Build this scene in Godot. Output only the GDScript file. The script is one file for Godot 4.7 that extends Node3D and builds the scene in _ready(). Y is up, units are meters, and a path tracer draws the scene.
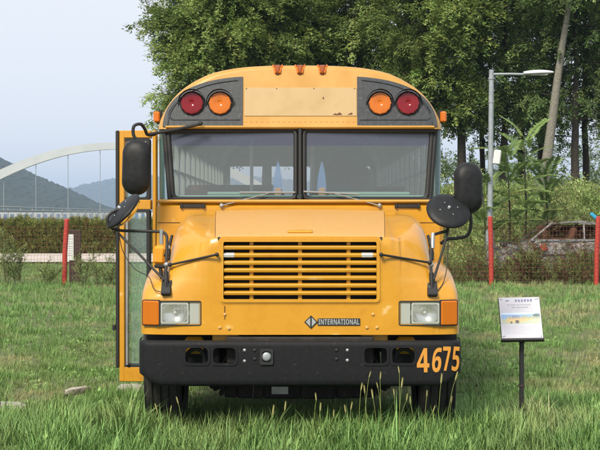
extends Node3D
# Old yellow school bus standing in a meadow. Bus front bumper lies on z = 0, camera looks towards -z.

const EYE := Vector3(0.0, 1.6, 10.5)
var rng := RandomNumberGenerator.new()
var M := {}
var taken := {}
var bus: Node3D

# ------------------------------------------------------------------ mesh builder
class MB:
	var v := PackedVector3Array()
	var n := PackedVector3Array()
	var uv := PackedVector2Array()
	var c := PackedColorArray()
	var idx := PackedInt32Array()
	var col := Color.WHITE

	func add(p: Vector3, nn: Vector3, t := Vector2.ZERO) -> int:
		v.append(p); n.append(nn); uv.append(t); c.append(col)
		return v.size() - 1

	func face(i: int, j: int, k: int) -> void:
		var nn := n[i] + n[j] + n[k]
		if (v[j] - v[i]).cross(v[k] - v[i]).dot(nn) > 0.0:
			idx.append(i); idx.append(k); idx.append(j)
		else:
			idx.append(i); idx.append(j); idx.append(k)

	func tri(a: Vector3, b: Vector3, d: Vector3, nn: Vector3) -> void:
		var i := add(a, nn); var j := add(b, nn); var k := add(d, nn)
		face(i, j, k)

	func quad(a: Vector3, b: Vector3, d: Vector3, e: Vector3, nn: Vector3) -> void:
		var i := add(a, nn, Vector2(0, 1)); var j := add(b, nn, Vector2(1, 1)); var k := add(d, nn, Vector2(1, 0)); var l := add(e, nn, Vector2(0, 0))
		face(i, j, k); face(i, k, l)

	# quad with its own normal, turned to the side of "out"
	func quad_out(a: Vector3, b: Vector3, d: Vector3, e: Vector3, out: Vector3) -> void:
		var nn := (d - a).cross(e - b)
		if nn.length() < 1e-12: return
		nn = nn.normalized()
		if nn.dot(out) < 0.0: nn = -nn
		quad(a, b, d, e, nn)

	# chamfered box
	func box(xf: Transform3D, s: Vector3, b := 0.004) -> void:
		b = minf(b, minf(s.x, minf(s.y, s.z)) * 0.45)
		var h := s * 0.5
		var mid := xf.origin
		for ax in 3:
			for sg in [-1.0, 1.0]:
				var u := (ax + 1) % 3; var w := (ax + 2) % 3
				var q := []
				for cc in [[-1, -1], [1, -1], [1, 1], [-1, 1]]:
					var p := Vector3.ZERO
					p[ax] = sg * h[ax]; p[u] = cc[0] * (h[u] - b); p[w] = cc[1] * (h[w] - b)
					q.append(xf * p)
				var nn := Vector3.ZERO; nn[ax] = sg
				quad(q[0], q[1], q[2], q[3], (xf.basis * nn).normalized())
		for ax in 3:
			var u := (ax + 1) % 3; var w := (ax + 2) % 3
			for su in [-1.0, 1.0]:
				for sw in [-1.0, 1.0]:
					var q := []
					for cc in [[-1, 0], [1, 0], [1, 1], [-1, 1]]:
						var p := Vector3.ZERO
						p[ax] = cc[0] * (h[ax] - b)
						p[u] = su * (h[u] - (b if cc[1] == 1 else 0.0)); p[w] = sw * (h[w] - (0.0 if cc[1] == 1 else b))
						q.append(xf * p)
					quad_out(q[0], q[1], q[2], q[3], (q[0] + q[2]) * 0.5 - mid)
		for sx in [-1.0, 1.0]:
			for sy in [-1.0, 1.0]:
				for sz in [-1.0, 1.0]:
					var a := xf * Vector3(sx * h.x, sy * (h.y - b), sz * (h.z - b))
					var d := xf * Vector3(sx * (h.x - b), sy * h.y, sz * (h.z - b))
					var e := xf * Vector3(sx * (h.x - b), sy * (h.y - b), sz * h.z)
					tri(a, d, e, (xf.basis * Vector3(sx, sy, sz)).normalized())

	func bx(at: Vector3, s: Vector3, b := 0.004) -> void:
		box(Transform3D(Basis.IDENTITY, at), s, b)

	# box between two points
	func bar(a: Vector3, b: Vector3, w: float, h: float, bev := 0.003) -> void:
		var d := b - a
		var z := d.normalized()
		var up := Vector3.UP if absf(z.y) < 0.95 else Vector3.RIGHT
		var x := up.cross(z).normalized()
		box(Transform3D(Basis(x, z.cross(x), z), (a + b) * 0.5), Vector3(w, h, d.length()), bev)

	func tube(pts: Array, rad, sides := 8, caps := true, closed := false) -> void:
		var cnt := pts.size()
		var rings := []
		var last_x := Vector3.ZERO
		for i in cnt:
			var a: Vector3 = pts[(i - 1 + cnt) % cnt] if closed else pts[maxi(i - 1, 0)]
			var b: Vector3 = pts[(i + 1) % cnt] if closed else pts[mini(i + 1, cnt - 1)]
			var z := (b - a).normalized()
			var x := last_x
			if x == Vector3.ZERO:
				x = (Vector3.UP if absf(z.y) < 0.9 else Vector3.RIGHT)
			x = (x - z * x.dot(z)).normalized()
			last_x = x
			var y := z.cross(x)
			var r: float = rad if not (rad is Array) else rad[i]
			var ring := []
			for k in sides:
				var an := TAU * k / sides
				var o := x * cos(an) + y * sin(an)
				ring.append(add(pts[i] + o * r, o))
			rings.append(ring)
		for i in (cnt if closed else cnt - 1):
			var r0: Array = rings[i]; var r1: Array = rings[(i + 1) % cnt]
			for k in sides:
				var k2 := (k + 1) % sides
				face(r0[k], r0[k2], r1[k2]); face(r0[k], r1[k2], r1[k])
		if caps and not closed:
			for e in [0, cnt - 1]:
				var nn: Vector3 = (pts[0] - pts[1]).normalized() if e == 0 else (pts[cnt - 1] - pts[cnt - 2]).normalized()
				var m := add(pts[e], nn)
				var ring := []
				for k in sides: ring.append(add(v[rings[e][k]], nn))
				for k in sides: face(m, ring[k], ring[(k + 1) % sides])

	# turned shape round the local y axis; prof = [Vector2(radius, height)...]; each stretch keeps its own crease when hard
	func lathe(xf: Transform3D, prof: Array, seg := 24, hard := false, flip := false) -> void:
		var rows := prof.size()
		var bi := xf.basis
		var nprof := []
		for i in rows - 1:
			var d: Vector2 = prof[i + 1] - prof[i]
			var nn := Vector2(d.y, -d.x).normalized()
			nprof.append(-nn if flip else nn)
		for i in rows - 1:
			var na: Vector2 = nprof[i]; var nb: Vector2 = nprof[i]
			if not hard:
				if i > 0: na = (nprof[i] + nprof[i - 1]).normalized()
				if i < rows - 2: nb = (nprof[i] + nprof[i + 1]).normalized()
			var r0 := []; var r1 := []
			for k in seg + 1:
				var an := TAU * k / seg
				var o := Vector3(cos(an), 0, sin(an))
				r0.append(add(xf * (o * prof[i].x + Vector3(0, prof[i].y, 0)), (bi * (o * na.x + Vector3(0, na.y, 0))).normalized()))
				r1.append(add(xf * (o * prof[i + 1].x + Vector3(0, prof[i + 1].y, 0)), (bi * (o * nb.x + Vector3(0, nb.y, 0))).normalized()))
			for k in seg:
				face(r0[k], r0[k + 1], r1[k + 1]); face(r0[k], r1[k + 1], r1[k])

	# smooth sheet through a grid of points; skip(i, j) leaves cells open
	func sheet(P: Array, out: Vector3, skip := {}, uvs := false) -> void:
		var R := P.size(); var C: int = P[0].size()
		var base := v.size()
		for i in R:
			for j in C:
				var a: Vector3 = P[mini(i + 1, R - 1)][j] - P[maxi(i - 1, 0)][j]
				var b: Vector3 = P[i][mini(j + 1, C - 1)] - P[i][maxi(j - 1, 0)]
				var nn := a.cross(b)
				nn = nn.normalized() if nn.length() > 1e-14 else out
				add(P[i][j], nn, Vector2(float(j) / (C - 1), float(i) / (R - 1)))
		# one common side for the whole sheet
		var s := 0.0
		for i in range(base, v.size()): s += n[i].dot(out)
		if s < 0.0:
			for i in range(base, v.size()): n[i] = -n[i]
		for i in R - 1:
			for j in C - 1:
				if skip.has(Vector2i(i, j)): continue
				var q := base + i * C + j
				face(q, q + 1, q + C + 1); face(q, q + C + 1, q + C)

	# flat polygon pushed along local z by depth, edges chamfered by b at the +z face
	func prism(poly: PackedVector2Array, xf: Transform3D, depth: float, b := 0.0, back := true) -> void:
		var top := poly
		if b > 0.0:
			var off := Geometry2D.offset_polygon(poly, -b)
			if off.size() > 0 and off[0].size() == poly.size():
				top = off[0]
				# line up the start
				var best := 0; var bd := 1e9
				for i in top.size():
					var dd := top[i].distance_to(poly[0])
					if dd < bd: bd = dd; best = i
				var turned := PackedVector2Array()
				for i in top.size(): turned.append(top[(best + i) % top.size()])
				top = turned
			else:
				b = 0.0
		var zn := (xf.basis * Vector3(0, 0, 1)).normalized()
		var tr := Geometry2D.triangulate_polygon(top)
		var base := v.size()
		for p in top: add(xf * Vector3(p.x, p.y, depth), zn, p)
		for i in range(0, tr.size(), 3): face(base + tr[i], base + tr[i + 1], base + tr[i + 2])
		if back:
			tr = Geometry2D.triangulate_polygon(poly)
			base = v.size()
			for p in poly: add(xf * Vector3(p.x, p.y, 0), -zn, p)
			for i in range(0, tr.size(), 3): face(base + tr[i], base + tr[i + 1], base + tr[i + 2])
		var cw := Geometry2D.is_polygon_clockwise(poly)
		for i in poly.size():
			var j := (i + 1) % poly.size()
			var e := poly[j] - poly[i]
			var o := Vector2(e.y, -e.x) if not cw else Vector2(-e.y, e.x)
			var out := xf.basis * Vector3(o.x, o.y, 0)
			quad_out(xf * Vector3(poly[i].x, poly[i].y, 0), xf * Vector3(poly[j].x, poly[j].y, 0), xf * Vector3(poly[j].x, poly[j].y, depth - b), xf * Vector3(poly[i].x, poly[i].y, depth - b), out)
			if b > 0.0:
				quad_out(xf * Vector3(poly[i].x, poly[i].y, depth - b), xf * Vector3(poly[j].x, poly[j].y, depth - b), xf * Vector3(top[j].x, top[j].y, depth), xf * Vector3(top[i].x, top[i].y, depth), out + zn)

	func ball(at: Vector3, r: Vector3, seg := 16, rows := 10, bas := Basis.IDENTITY) -> void:
		var P := []
		for i in rows + 1:
			var th := PI * i / rows
			var row := []
			for k in seg + 1:
				var an := TAU * k / seg
				var o := Vector3(sin(th) * cos(an), cos(th), sin(th) * sin(an))
				row.append(add(at + bas * (o * r), (bas * (o / r)).normalized()))
			P.append(row)
		for i in rows:
			for k in seg:
				face(P[i][k], P[i][k + 1], P[i + 1][k + 1]); face(P[i][k], P[i + 1][k + 1], P[i + 1][k])

	func mesh(m: Material = null) -> ArrayMesh:
		var a := []
		a.resize(Mesh.ARRAY_MAX)
		a[Mesh.ARRAY_VERTEX] = v; a[Mesh.ARRAY_NORMAL] = n; a[Mesh.ARRAY_TEX_UV] = uv; a[Mesh.ARRAY_COLOR] = c; a[Mesh.ARRAY_INDEX] = idx
		var am := ArrayMesh.new()
		am.add_surface_from_arrays(Mesh.PRIMITIVE_TRIANGLES, a)
		if m: am.surface_set_material(0, m)
		return am

# ------------------------------------------------------------------ node helpers
func numbered(called: String) -> String:
	var k: int = taken.get(called, 0)
	taken[called] = k + 1
	return called if k == 0 else "%s_%03d" % [called, k]

func tag(o: Node, label: String, category: String, group := "", kind := "") -> void:
	if label: o.set_meta("label", label)
	if category: o.set_meta("category", category)
	if group: o.set_meta("group", group)
	if kind: o.set_meta("kind", kind)

func thing(called: String, label: String, category: String, where := Vector3.ZERO, group := "") -> Node3D:
	var o := Node3D.new()
	o.name = numbered(called)
	add_child(o)
	o.position = where
	tag(o, label, category, group)
	return o

func obj(called: String, b: MB, m: Material, parent: Node = self, where := Vector3.ZERO) -> MeshInstance3D:
	return obm(called, b.mesh(), m, parent, where)

func obm(called: String, me: Mesh, m: Material, parent: Node = self, where := Vector3.ZERO) -> MeshInstance3D:
	var o := MeshInstance3D.new()
	o.name = numbered(called) if parent == self else called
	o.mesh = me
	if m: o.material_override = m
	o.position = where
	parent.add_child(o, true)
	return o

func struct(o: Node) -> void:
	o.set_meta("kind", "structure")

func multi(called: String, me: Mesh, m: Material, xfs: Array, cols: Array, parent: Node) -> MultiMeshInstance3D:
	var mm := MultiMesh.new()
	mm.transform_format = MultiMesh.TRANSFORM_3D
	mm.use_colors = true
	mm.mesh = me
	mm.instance_count = xfs.size()
	for i in xfs.size():
		mm.set_instance_transform(i, xfs[i])
		mm.set_instance_color(i, cols[i])
	var o := MultiMeshInstance3D.new()
	o.name = numbered(called) if parent == self else called
	o.multimesh = mm
	o.material_override = m
	parent.add_child(o, true)
	return o

# a point seen at pixel (px, py) of the photograph, in the plane z: used to read positions off the photograph
func at(px: float, py: float, z: float) -> Vector3:
	var s := 1400.0 / (EYE.z - z)
	return Vector3((px - 301.0) / s, 1.6 - (py - 213.0) / s, z)

func lin(r: float, g: float, b: float) -> Color:
	return Color(r, g, b).linear_to_srgb()

func rnd(a: float, b: float) -> float:
	return rng.randf_range(a, b)

# ------------------------------------------------------------------ materials
func noise_image(sd: int, freq: float, size: int, stops: Array, oct := 4, pw := 1.0) -> Image:
	var f := FastNoiseLite.new()
	f.seed = sd; f.frequency = freq; f.fractal_octaves = oct
	f.noise_type = FastNoiseLite.TYPE_SIMPLEX_SMOOTH
	var src := f.get_seamless_image(size, size)
	var lut := []
	for i in 256:
		var t := pow(i / 255.0, pw) * (stops.size() - 1)
		var k := mini(int(t), stops.size() - 2)
		lut.append((stops[k] as Color).lerp(stops[k + 1], t - k))
	var im := Image.create(size, size, false, Image.FORMAT_RGB8)
	for y in size:
		for x in size:
			im.set_pixel(x, y, lut[int(src.get_pixel(x, y).r * 255.0)])
	return im

func mat(called: String, albedo: Color, rough := 0.6, metal := 0.0) -> StandardMaterial3D:
	var m := StandardMaterial3D.new()
	m.resource_name = called
	m.albedo_color = albedo
	m.roughness = rough
	m.metallic = metal
	M[called] = m
	return m

# triplanar noise over a base colour
func noisy(called: String, stops: Array, scale: float, sd: int, rough := 0.6, metal := 0.0, freq := 0.012, bump := 0.0, size := 256, oct := 4, pw := 1.0) -> StandardMaterial3D:
	var m := mat(called, Color.WHITE, rough, metal)
	m.albedo_texture = ImageTexture.create_from_image(noise_image(sd, freq, size, stops, oct, pw))
	m.uv1_triplanar = true
	m.uv1_world_triplanar = true
	m.uv1_scale = Vector3.ONE * scale
	if bump > 0.0:
		m.heightmap_enabled = true
		m.heightmap_texture = ImageTexture.create_from_image(noise_image(sd + 5, freq * 2.0, size, [Color.BLACK, Color.WHITE], 5))
		m.heightmap_scale = bump
	return m

func leafmat(called: String, tint: Color, rough := 0.55, through := 0.3) -> StandardMaterial3D:
	var m := mat(called, tint, rough)
	m.vertex_color_use_as_albedo = true
	m.backlight_enabled = true
	m.backlight = Color(through, through, through)
	m.metallic_specular = 0.35
	return m

func glass(called: String, tint: Color, alpha: float, rough := 0.03) -> StandardMaterial3D:
	var m := mat(called, Color(tint.r, tint.g, tint.b, alpha), rough)
	m.transparency = BaseMaterial3D.TRANSPARENCY_ALPHA
	return m

func make_materials() -> void:
	var y := noisy("yellow_paint", [lin(0.30, 0.13, 0.02), lin(0.50, 0.225, 0.009), lin(0.54, 0.25, 0.009), lin(0.56, 0.265, 0.011), lin(0.53, 0.245, 0.008), lin(0.56, 0.265, 0.010), lin(0.55, 0.26, 0.010), lin(0.57, 0.275, 0.013), lin(0.56, 0.27, 0.013), lin(0.66, 0.43, 0.17), lin(0.68, 0.46, 0.21)], 0.45, 3, 0.42, 0.0, 0.012, 0.0, 512, 5)
	y.clearcoat_enabled = true; y.clearcoat = 0.5; y.clearcoat_roughness = 0.12
	var fy := noisy("bleached_yellow_paint", [lin(0.52, 0.265, 0.04), lin(0.54, 0.295, 0.08), lin(0.56, 0.315, 0.10), lin(0.55, 0.30, 0.085), lin(0.56, 0.315, 0.10), lin(0.54, 0.285, 0.07), lin(0.60, 0.41, 0.22)], 0.8, 8, 0.5, 0.0, 0.01, 0.0, 512, 5)
	fy.clearcoat_enabled = true; fy.clearcoat = 0.2; fy.clearcoat_roughness = 0.35
	var ry := noisy("roof_paint", [lin(0.42, 0.205, 0.020), lin(0.46, 0.235, 0.034), lin(0.50, 0.275, 0.058), lin(0.46, 0.225, 0.030)], 0.7, 12, 0.5, 0.0, 0.01, 0.0, 256, 5)
	ry.clearcoat_enabled = true; ry.clearcoat = 0.2; ry.clearcoat_roughness = 0.3
	noisy("cream_board", [lin(0.39, 0.27, 0.12), lin(0.43, 0.305, 0.145), lin(0.45, 0.32, 0.16), lin(0.415, 0.29, 0.135)], 1.1, 14, 0.6)
	noisy("black_panel", [lin(0.010, 0.012, 0.017), lin(0.022, 0.027, 0.034), lin(0.038, 0.044, 0.054), lin(0.018, 0.022, 0.028), lin(0.03, 0.035, 0.042), lin(0.11, 0.12, 0.13)], 2.2, 21, 0.45, 0.0, 0.02)
	noisy("bumper_black", [lin(0.006, 0.007, 0.008), lin(0.009, 0.010, 0.012), lin(0.013, 0.014, 0.016), lin(0.009, 0.010, 0.012), lin(0.010, 0.011, 0.013), lin(0.012, 0.012, 0.014), lin(0.055, 0.053, 0.048)], 2.0, 24, 0.6, 0.0, 0.02, 0.0, 256, 5)
	noisy("black_plastic", [lin(0.007, 0.008, 0.009), lin(0.013, 0.014, 0.016), lin(0.019, 0.020, 0.022)], 3.0, 27, 0.5, 0.0, 0.02)
	M.bumper_black.metallic_specular = 0.3
	M.black_plastic.metallic_specular = 0.35
	mat("rubber", lin(0.012, 0.012, 0.013), 0.6)
	noisy("tyre", [lin(0.012, 0.012, 0.012), lin(0.022, 0.021, 0.02), lin(0.04, 0.037, 0.032)], 3.5, 30, 0.85)
	noisy("chassis", [lin(0.010, 0.009, 0.008), lin(0.022, 0.019, 0.016), lin(0.05, 0.036, 0.024)], 3.0, 33, 0.8)
	mat("dark_core", lin(0.03, 0.03, 0.031), 0.8)
	noisy("steel", [lin(0.25, 0.26, 0.27), lin(0.36, 0.37, 0.38), lin(0.42, 0.43, 0.44)], 2.0, 36, 0.42, 0.6)
	noisy("galvanised", [lin(0.24, 0.27, 0.30), lin(0.31, 0.34, 0.37), lin(0.36, 0.39, 0.42)], 1.8, 38, 0.5, 0.35)
	mat("chrome", lin(0.7, 0.71, 0.72), 0.08, 1.0)
	mat("mirror", lin(0.75, 0.76, 0.78), 0.02, 1.0)
	mat("wiper_grey", lin(0.32, 0.33, 0.34), 0.4, 0.5)
	var am := mat("amber_lens", Color(lin(0.56, 0.15, 0.010), 1.0), 0.12)
	am.subsurf_scatter_enabled = true; am.subsurf_scatter_strength = 0.25
	mat("fender_amber", lin(0.72, 0.28, 0.02), 0.15)
	mat("marker_core", lin(0.28, 0.065, 0.01), 0.25)
	var rd := mat("red_lens", lin(0.20, 0.005, 0.010), 0.12)
	rd.subsurf_scatter_enabled = true; rd.subsurf_scatter_strength = 0.2
	glass("windscreen", lin(0.20, 0.24, 0.265), 0.36, 0.02)
	glass("windscreen_tint", lin(0.10, 0.115, 0.175), 0.58, 0.02)
	glass("side_glass", lin(0.18, 0.40, 0.36), 0.22, 0.04)
	glass("door_glass", lin(0.25, 0.42, 0.44), 0.16, 0.04)
	glass("lamp_glass", lin(0.62, 0.64, 0.60), 0.06, 0.05)
	mat("reflector", lin(0.72, 0.74, 0.72), 0.18, 0.9)
	mat("bezel", lin(0.40, 0.42, 0.38), 0.4, 0.2)
	mat("cabin_green", lin(0.18, 0.36, 0.29), 0.6)
	noisy("cabin_wall", [lin(0.20, 0.25, 0.23), lin(0.26, 0.31, 0.29), lin(0.29, 0.34, 0.32)], 1.0, 41, 0.6)
	mat("ceiling_white", lin(0.36, 0.40, 0.39), 0.6)
	mat("cabin_floor", lin(0.05, 0.05, 0.05), 0.9)
	mat("seat_vinyl", lin(0.10, 0.055, 0.035), 0.5)
	mat("driver_cloth", lin(0.03, 0.033, 0.038), 0.8)
	mat("plate_black", lin(0.015, 0.016, 0.018), 0.5)
	mat("silver_print", lin(0.50, 0.52, 0.54), 0.35, 0.6)
	mat("number_paint", lin(0.56, 0.245, 0.03), 0.65)
	mat("tape", lin(0.50, 0.50, 0.51), 0.5)
	var pb := mat("reflection_blue", Color(lin(0.16, 0.36, 0.75), 0.6), 0.6)  # blue of the windscreen reflections, painted onto added shapes
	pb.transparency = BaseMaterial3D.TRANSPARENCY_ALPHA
	mat("reflection_tan", lin(0.45, 0.26, 0.12), 0.7)  # tan lower part of the painted windscreen reflections
	noisy("red_post", [lin(0.32, 0.025, 0.016), lin(0.42, 0.04, 0.025), lin(0.38, 0.045, 0.032), lin(0.26, 0.028, 0.02)], 2.0, 44, 0.55)
	mat("fence_wire", lin(0.20, 0.075, 0.045), 0.7)
	noisy("bark", [lin(0.022, 0.018, 0.015), lin(0.05, 0.042, 0.034), lin(0.085, 0.072, 0.058)], 1.4, 47, 0.9, 0.0, 0.03, 2.0)
	noisy("pale_bark", [lin(0.13, 0.12, 0.10), lin(0.20, 0.19, 0.16), lin(0.28, 0.26, 0.22)], 1.4, 48, 0.9, 0.0, 0.03, 2.0)
	leafmat("tree_leaf", Color.WHITE, 0.5, 0.8)
	leafmat("grass_blade", Color.WHITE, 0.6, 0.4)
	leafmat("weed_leaf", Color.WHITE, 0.6, 0.6)
	noisy("soil", [lin(0.05, 0.07, 0.022), lin(0.08, 0.105, 0.035), lin(0.115, 0.125, 0.052), lin(0.08, 0.11, 0.036), lin(0.15, 0.14, 0.07)], 0.22, 51, 0.95, 0.0, 0.015, 2.0, 512, 5)
	noisy("path_paving", [lin(0.40, 0.34, 0.30), lin(0.48, 0.42, 0.38), lin(0.52, 0.46, 0.42)], 0.4, 54, 0.9)
	noisy("stone", [lin(0.28, 0.26, 0.23), lin(0.40, 0.37, 0.33), lin(0.48, 0.45, 0.41)], 1.6, 57, 0.9, 0.0, 0.02, 1.5)
	noisy("white_steel", [lin(0.40, 0.43, 0.46), lin(0.46, 0.49, 0.52)], 0.05, 60, 0.5)
	mat("blue_panel", lin(0.05, 0.12, 0.32), 0.5)
	mat("white_panel", lin(0.50, 0.52, 0.55), 0.5)
	noisy("hill_wood", [lin(0.006, 0.014, 0.008), lin(0.014, 0.026, 0.013), lin(0.028, 0.045, 0.02), lin(0.012, 0.024, 0.012)], 0.02, 63, 0.95, 0.0, 0.03, 0.0, 512, 6)
	mat("weed_stem", lin(0.13, 0.13, 0.06), 0.8)
	mat("far_wood", lin(0.03, 0.05, 0.04), 0.95)
	noisy("wreck_paint", [lin(0.06, 0.045, 0.04), lin(0.17, 0.16, 0.16), lin(0.34, 0.34, 0.35), lin(0.11, 0.075, 0.06), lin(0.30, 0.29, 0.295)], 0.9, 66, 0.5, 0.25, 0.02, 1.0, 256, 5)
	noisy("rust", [lin(0.06, 0.025, 0.015), lin(0.12, 0.045, 0.025), lin(0.18, 0.075, 0.04)], 1.8, 69, 0.9)
	mat("dark_wood", lin(0.035, 0.020, 0.018), 0.8)
	mat("notice_white", lin(0.62, 0.63, 0.64), 0.5)
	mat("blue_plastic", lin(0.03, 0.32, 0.55), 0.4)

# ------------------------------------------------------------------ main
func _ready() -> void:
	rng.seed = 4675
	# camera
	var cam := Camera3D.new()
	cam.name = "camera"
	cam.position = EYE
	cam.fov = rad_to_deg(2.0 * atan(225.0 / 1421.0))
	cam.rotation.x = -atan(10.0 / 1421.0)
	cam.near = 0.1
	cam.far = 12000.0
	add_child(cam)
	cam.current = true
	# hazy bright sky
	var e := Environment.new()
	e.background_mode = Environment.BG_SKY
	var sm := ProceduralSkyMaterial.new()
	sm.sky_top_color = Color(0.755, 0.775, 0.81)
	sm.sky_horizon_color = Color(0.76, 0.775, 0.80)
	sm.sky_curve = 0.25
	sm.ground_bottom_color = Color(0.25, 0.28, 0.2)
	sm.ground_horizon_color = Color(0.74, 0.79, 0.84)
	sm.ground_curve = 0.05
	sm.sun_angle_max = 1.0
	var sk := Sky.new()
	sk.sky_material = sm
	e.sky = sk
	e.tonemap_mode = Environment.TONE_MAPPER_LINEAR
	e.tonemap_exposure = 1.7
	e.fog_enabled = true
	e.fog_density = 0.00022
	e.fog_light_color = Color(0.74, 0.84, 0.97)
	e.sdfgi_enabled = true
	e.ssao_enabled = true
	e.ssil_enabled = true
	var we := WorldEnvironment.new()
	we.name = "world_environment"
	we.environment = e
	add_child(we)
	# veiled sun, high, from the left behind the camera
	var sun := DirectionalLight3D.new()
	sun.name = "sun"
	sun.light_energy = 0.95
	sun.light_angular_distance = 16.0
	sun.light_color = Color(1.0, 0.96, 0.88)
	sun.shadow_enabled = true
	add_child(sun)
	sun.look_at_from_position(Vector3(-5.5, 11.5, 11), Vector3.ZERO)

	make_materials()
	build_land()
	build_far()
	build_trees()
	build_bus()
	build_fence()
	build_street_lamp()
	build_wreck()
	build_board()
	build_small()
	build_weeds()
	build_grass()

# ------------------------------------------------------------------ land
func sstep(a: float, b: float, x: float) -> float:
	var t := clampf((x - a) / (b - a), 0.0, 1.0)
	return t * t * (3.0 - 2.0 * t)

var land_noise: FastNoiseLite
func ground_y(x: float, z: float) -> float:
	if land_noise == null:
		land_noise = FastNoiseLite.new()
		land_noise.seed = 9; land_noise.frequency = 0.35; land_noise.fractal_octaves = 3
	var y := 0.03 * land_noise.get_noise_2d(x, z) - 0.13
	y += 1.95 * sstep(-27.5, -35.0, z) * sstep(0.0, 3.0, x) * (1.0 - sstep(-70.0, -110.0, z)) + 0.25 * land_noise.get_noise_2d(x * 0.4 + 50.0, z * 0.4) * sstep(-27.5, -33.0, z) * sstep(0.0, 3.0, x)
	return y

func build_land() -> void:
	var xs := [-4000.0, -900.0, -300.0, -120.0, -60.0, -40.0]
	var x := -26.0
	while x < 30.1: xs.append(x); x += 0.5
	xs.append_array([40.0, 60.0, 120.0, 300.0, 900.0, 4000.0])
	var zs := [60.0, 25.0, 15.0]
	var z := 11.0
	while z > -60.1: zs.append(z); z -= 0.5 if z > -40.0 else 2.0
	zs.append_array([-80.0, -100.0, -140.0, -220.0, -400.0, -900.0, -2000.0, -6000.0])
	var P := []
	for zz in zs:
		var row := []
		for xx in xs: row.append(Vector3(xx, ground_y(xx, zz), zz))
		P.append(row)
	var b := MB.new()
	b.sheet(P, Vector3.UP)
	struct(obj("ground", b, M.soil))
	# pale footpath beyond the fence on the left
	b = MB.new()
	P = []
	for i in 2:
		var row := []
		for k in 30: row.append(Vector3(-40.0 + k * 1.3, -0.06, -39.7 - i * 11.3))
		P.append(row)
	b.sheet(P, Vector3.UP)
	struct(obj("path", b, M.path_paving))

# ------------------------------------------------------------------ far things
func ridge(called: String, prof: Array, dist: float, depth: float, m: Material, bumps: float) -> void:
	# prof: [pixel x, height in px over the horizon]; a hill with a front slope, crest and back slope
	var f := FastNoiseLite.new()
	f.seed = 5 + int(dist); f.frequency = 0.02; f.fractal_octaves = 4
	var s := 1400.0 / dist
	var P := []
	for r in 45:
		var row := []
		var t := r / 32.0      # 1 at the crest
		for k in 421:
			var px: float = lerpf(prof[0][0], prof[-1][0], k / 420.0)
			var h := 0.0
			for i in prof.size() - 1:
				if px >= prof[i][0] and px <= prof[i + 1][0]:
					h = lerpf(prof[i][1], prof[i + 1][1], (px - prof[i][0]) / (prof[i + 1][0] - prof[i][0]))
			var wx := (px - 301.0) / s
			var hh := (h / s) * (sin(minf(t, 1.0) * PI / 2.0) if t <= 1.0 else 1.0 - (t - 1.0) * 1.6)
			var wz := EYE.z - dist + (1.0 - t) * depth
			hh += bumps * (f.get_noise_2d(wx * 0.9, wz * 0.9) + 0.5 * f.get_noise_2d(wx * 3.1, wz * 3.1)) * minf(t * 2.0, 1.0)
			hh += bumps * 0.5 * rnd(-1.0, 1.0) * minf(t * 2.0, 1.0)
			row.append(Vector3(wx, maxf(hh, -2.0) if t < 1.35 else -5.0, wz))
		P.append(row)
	var b := MB.new()
	b.sheet(P, Vector3(0, 1, 1))
	struct(obj(called, b, m))

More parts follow.
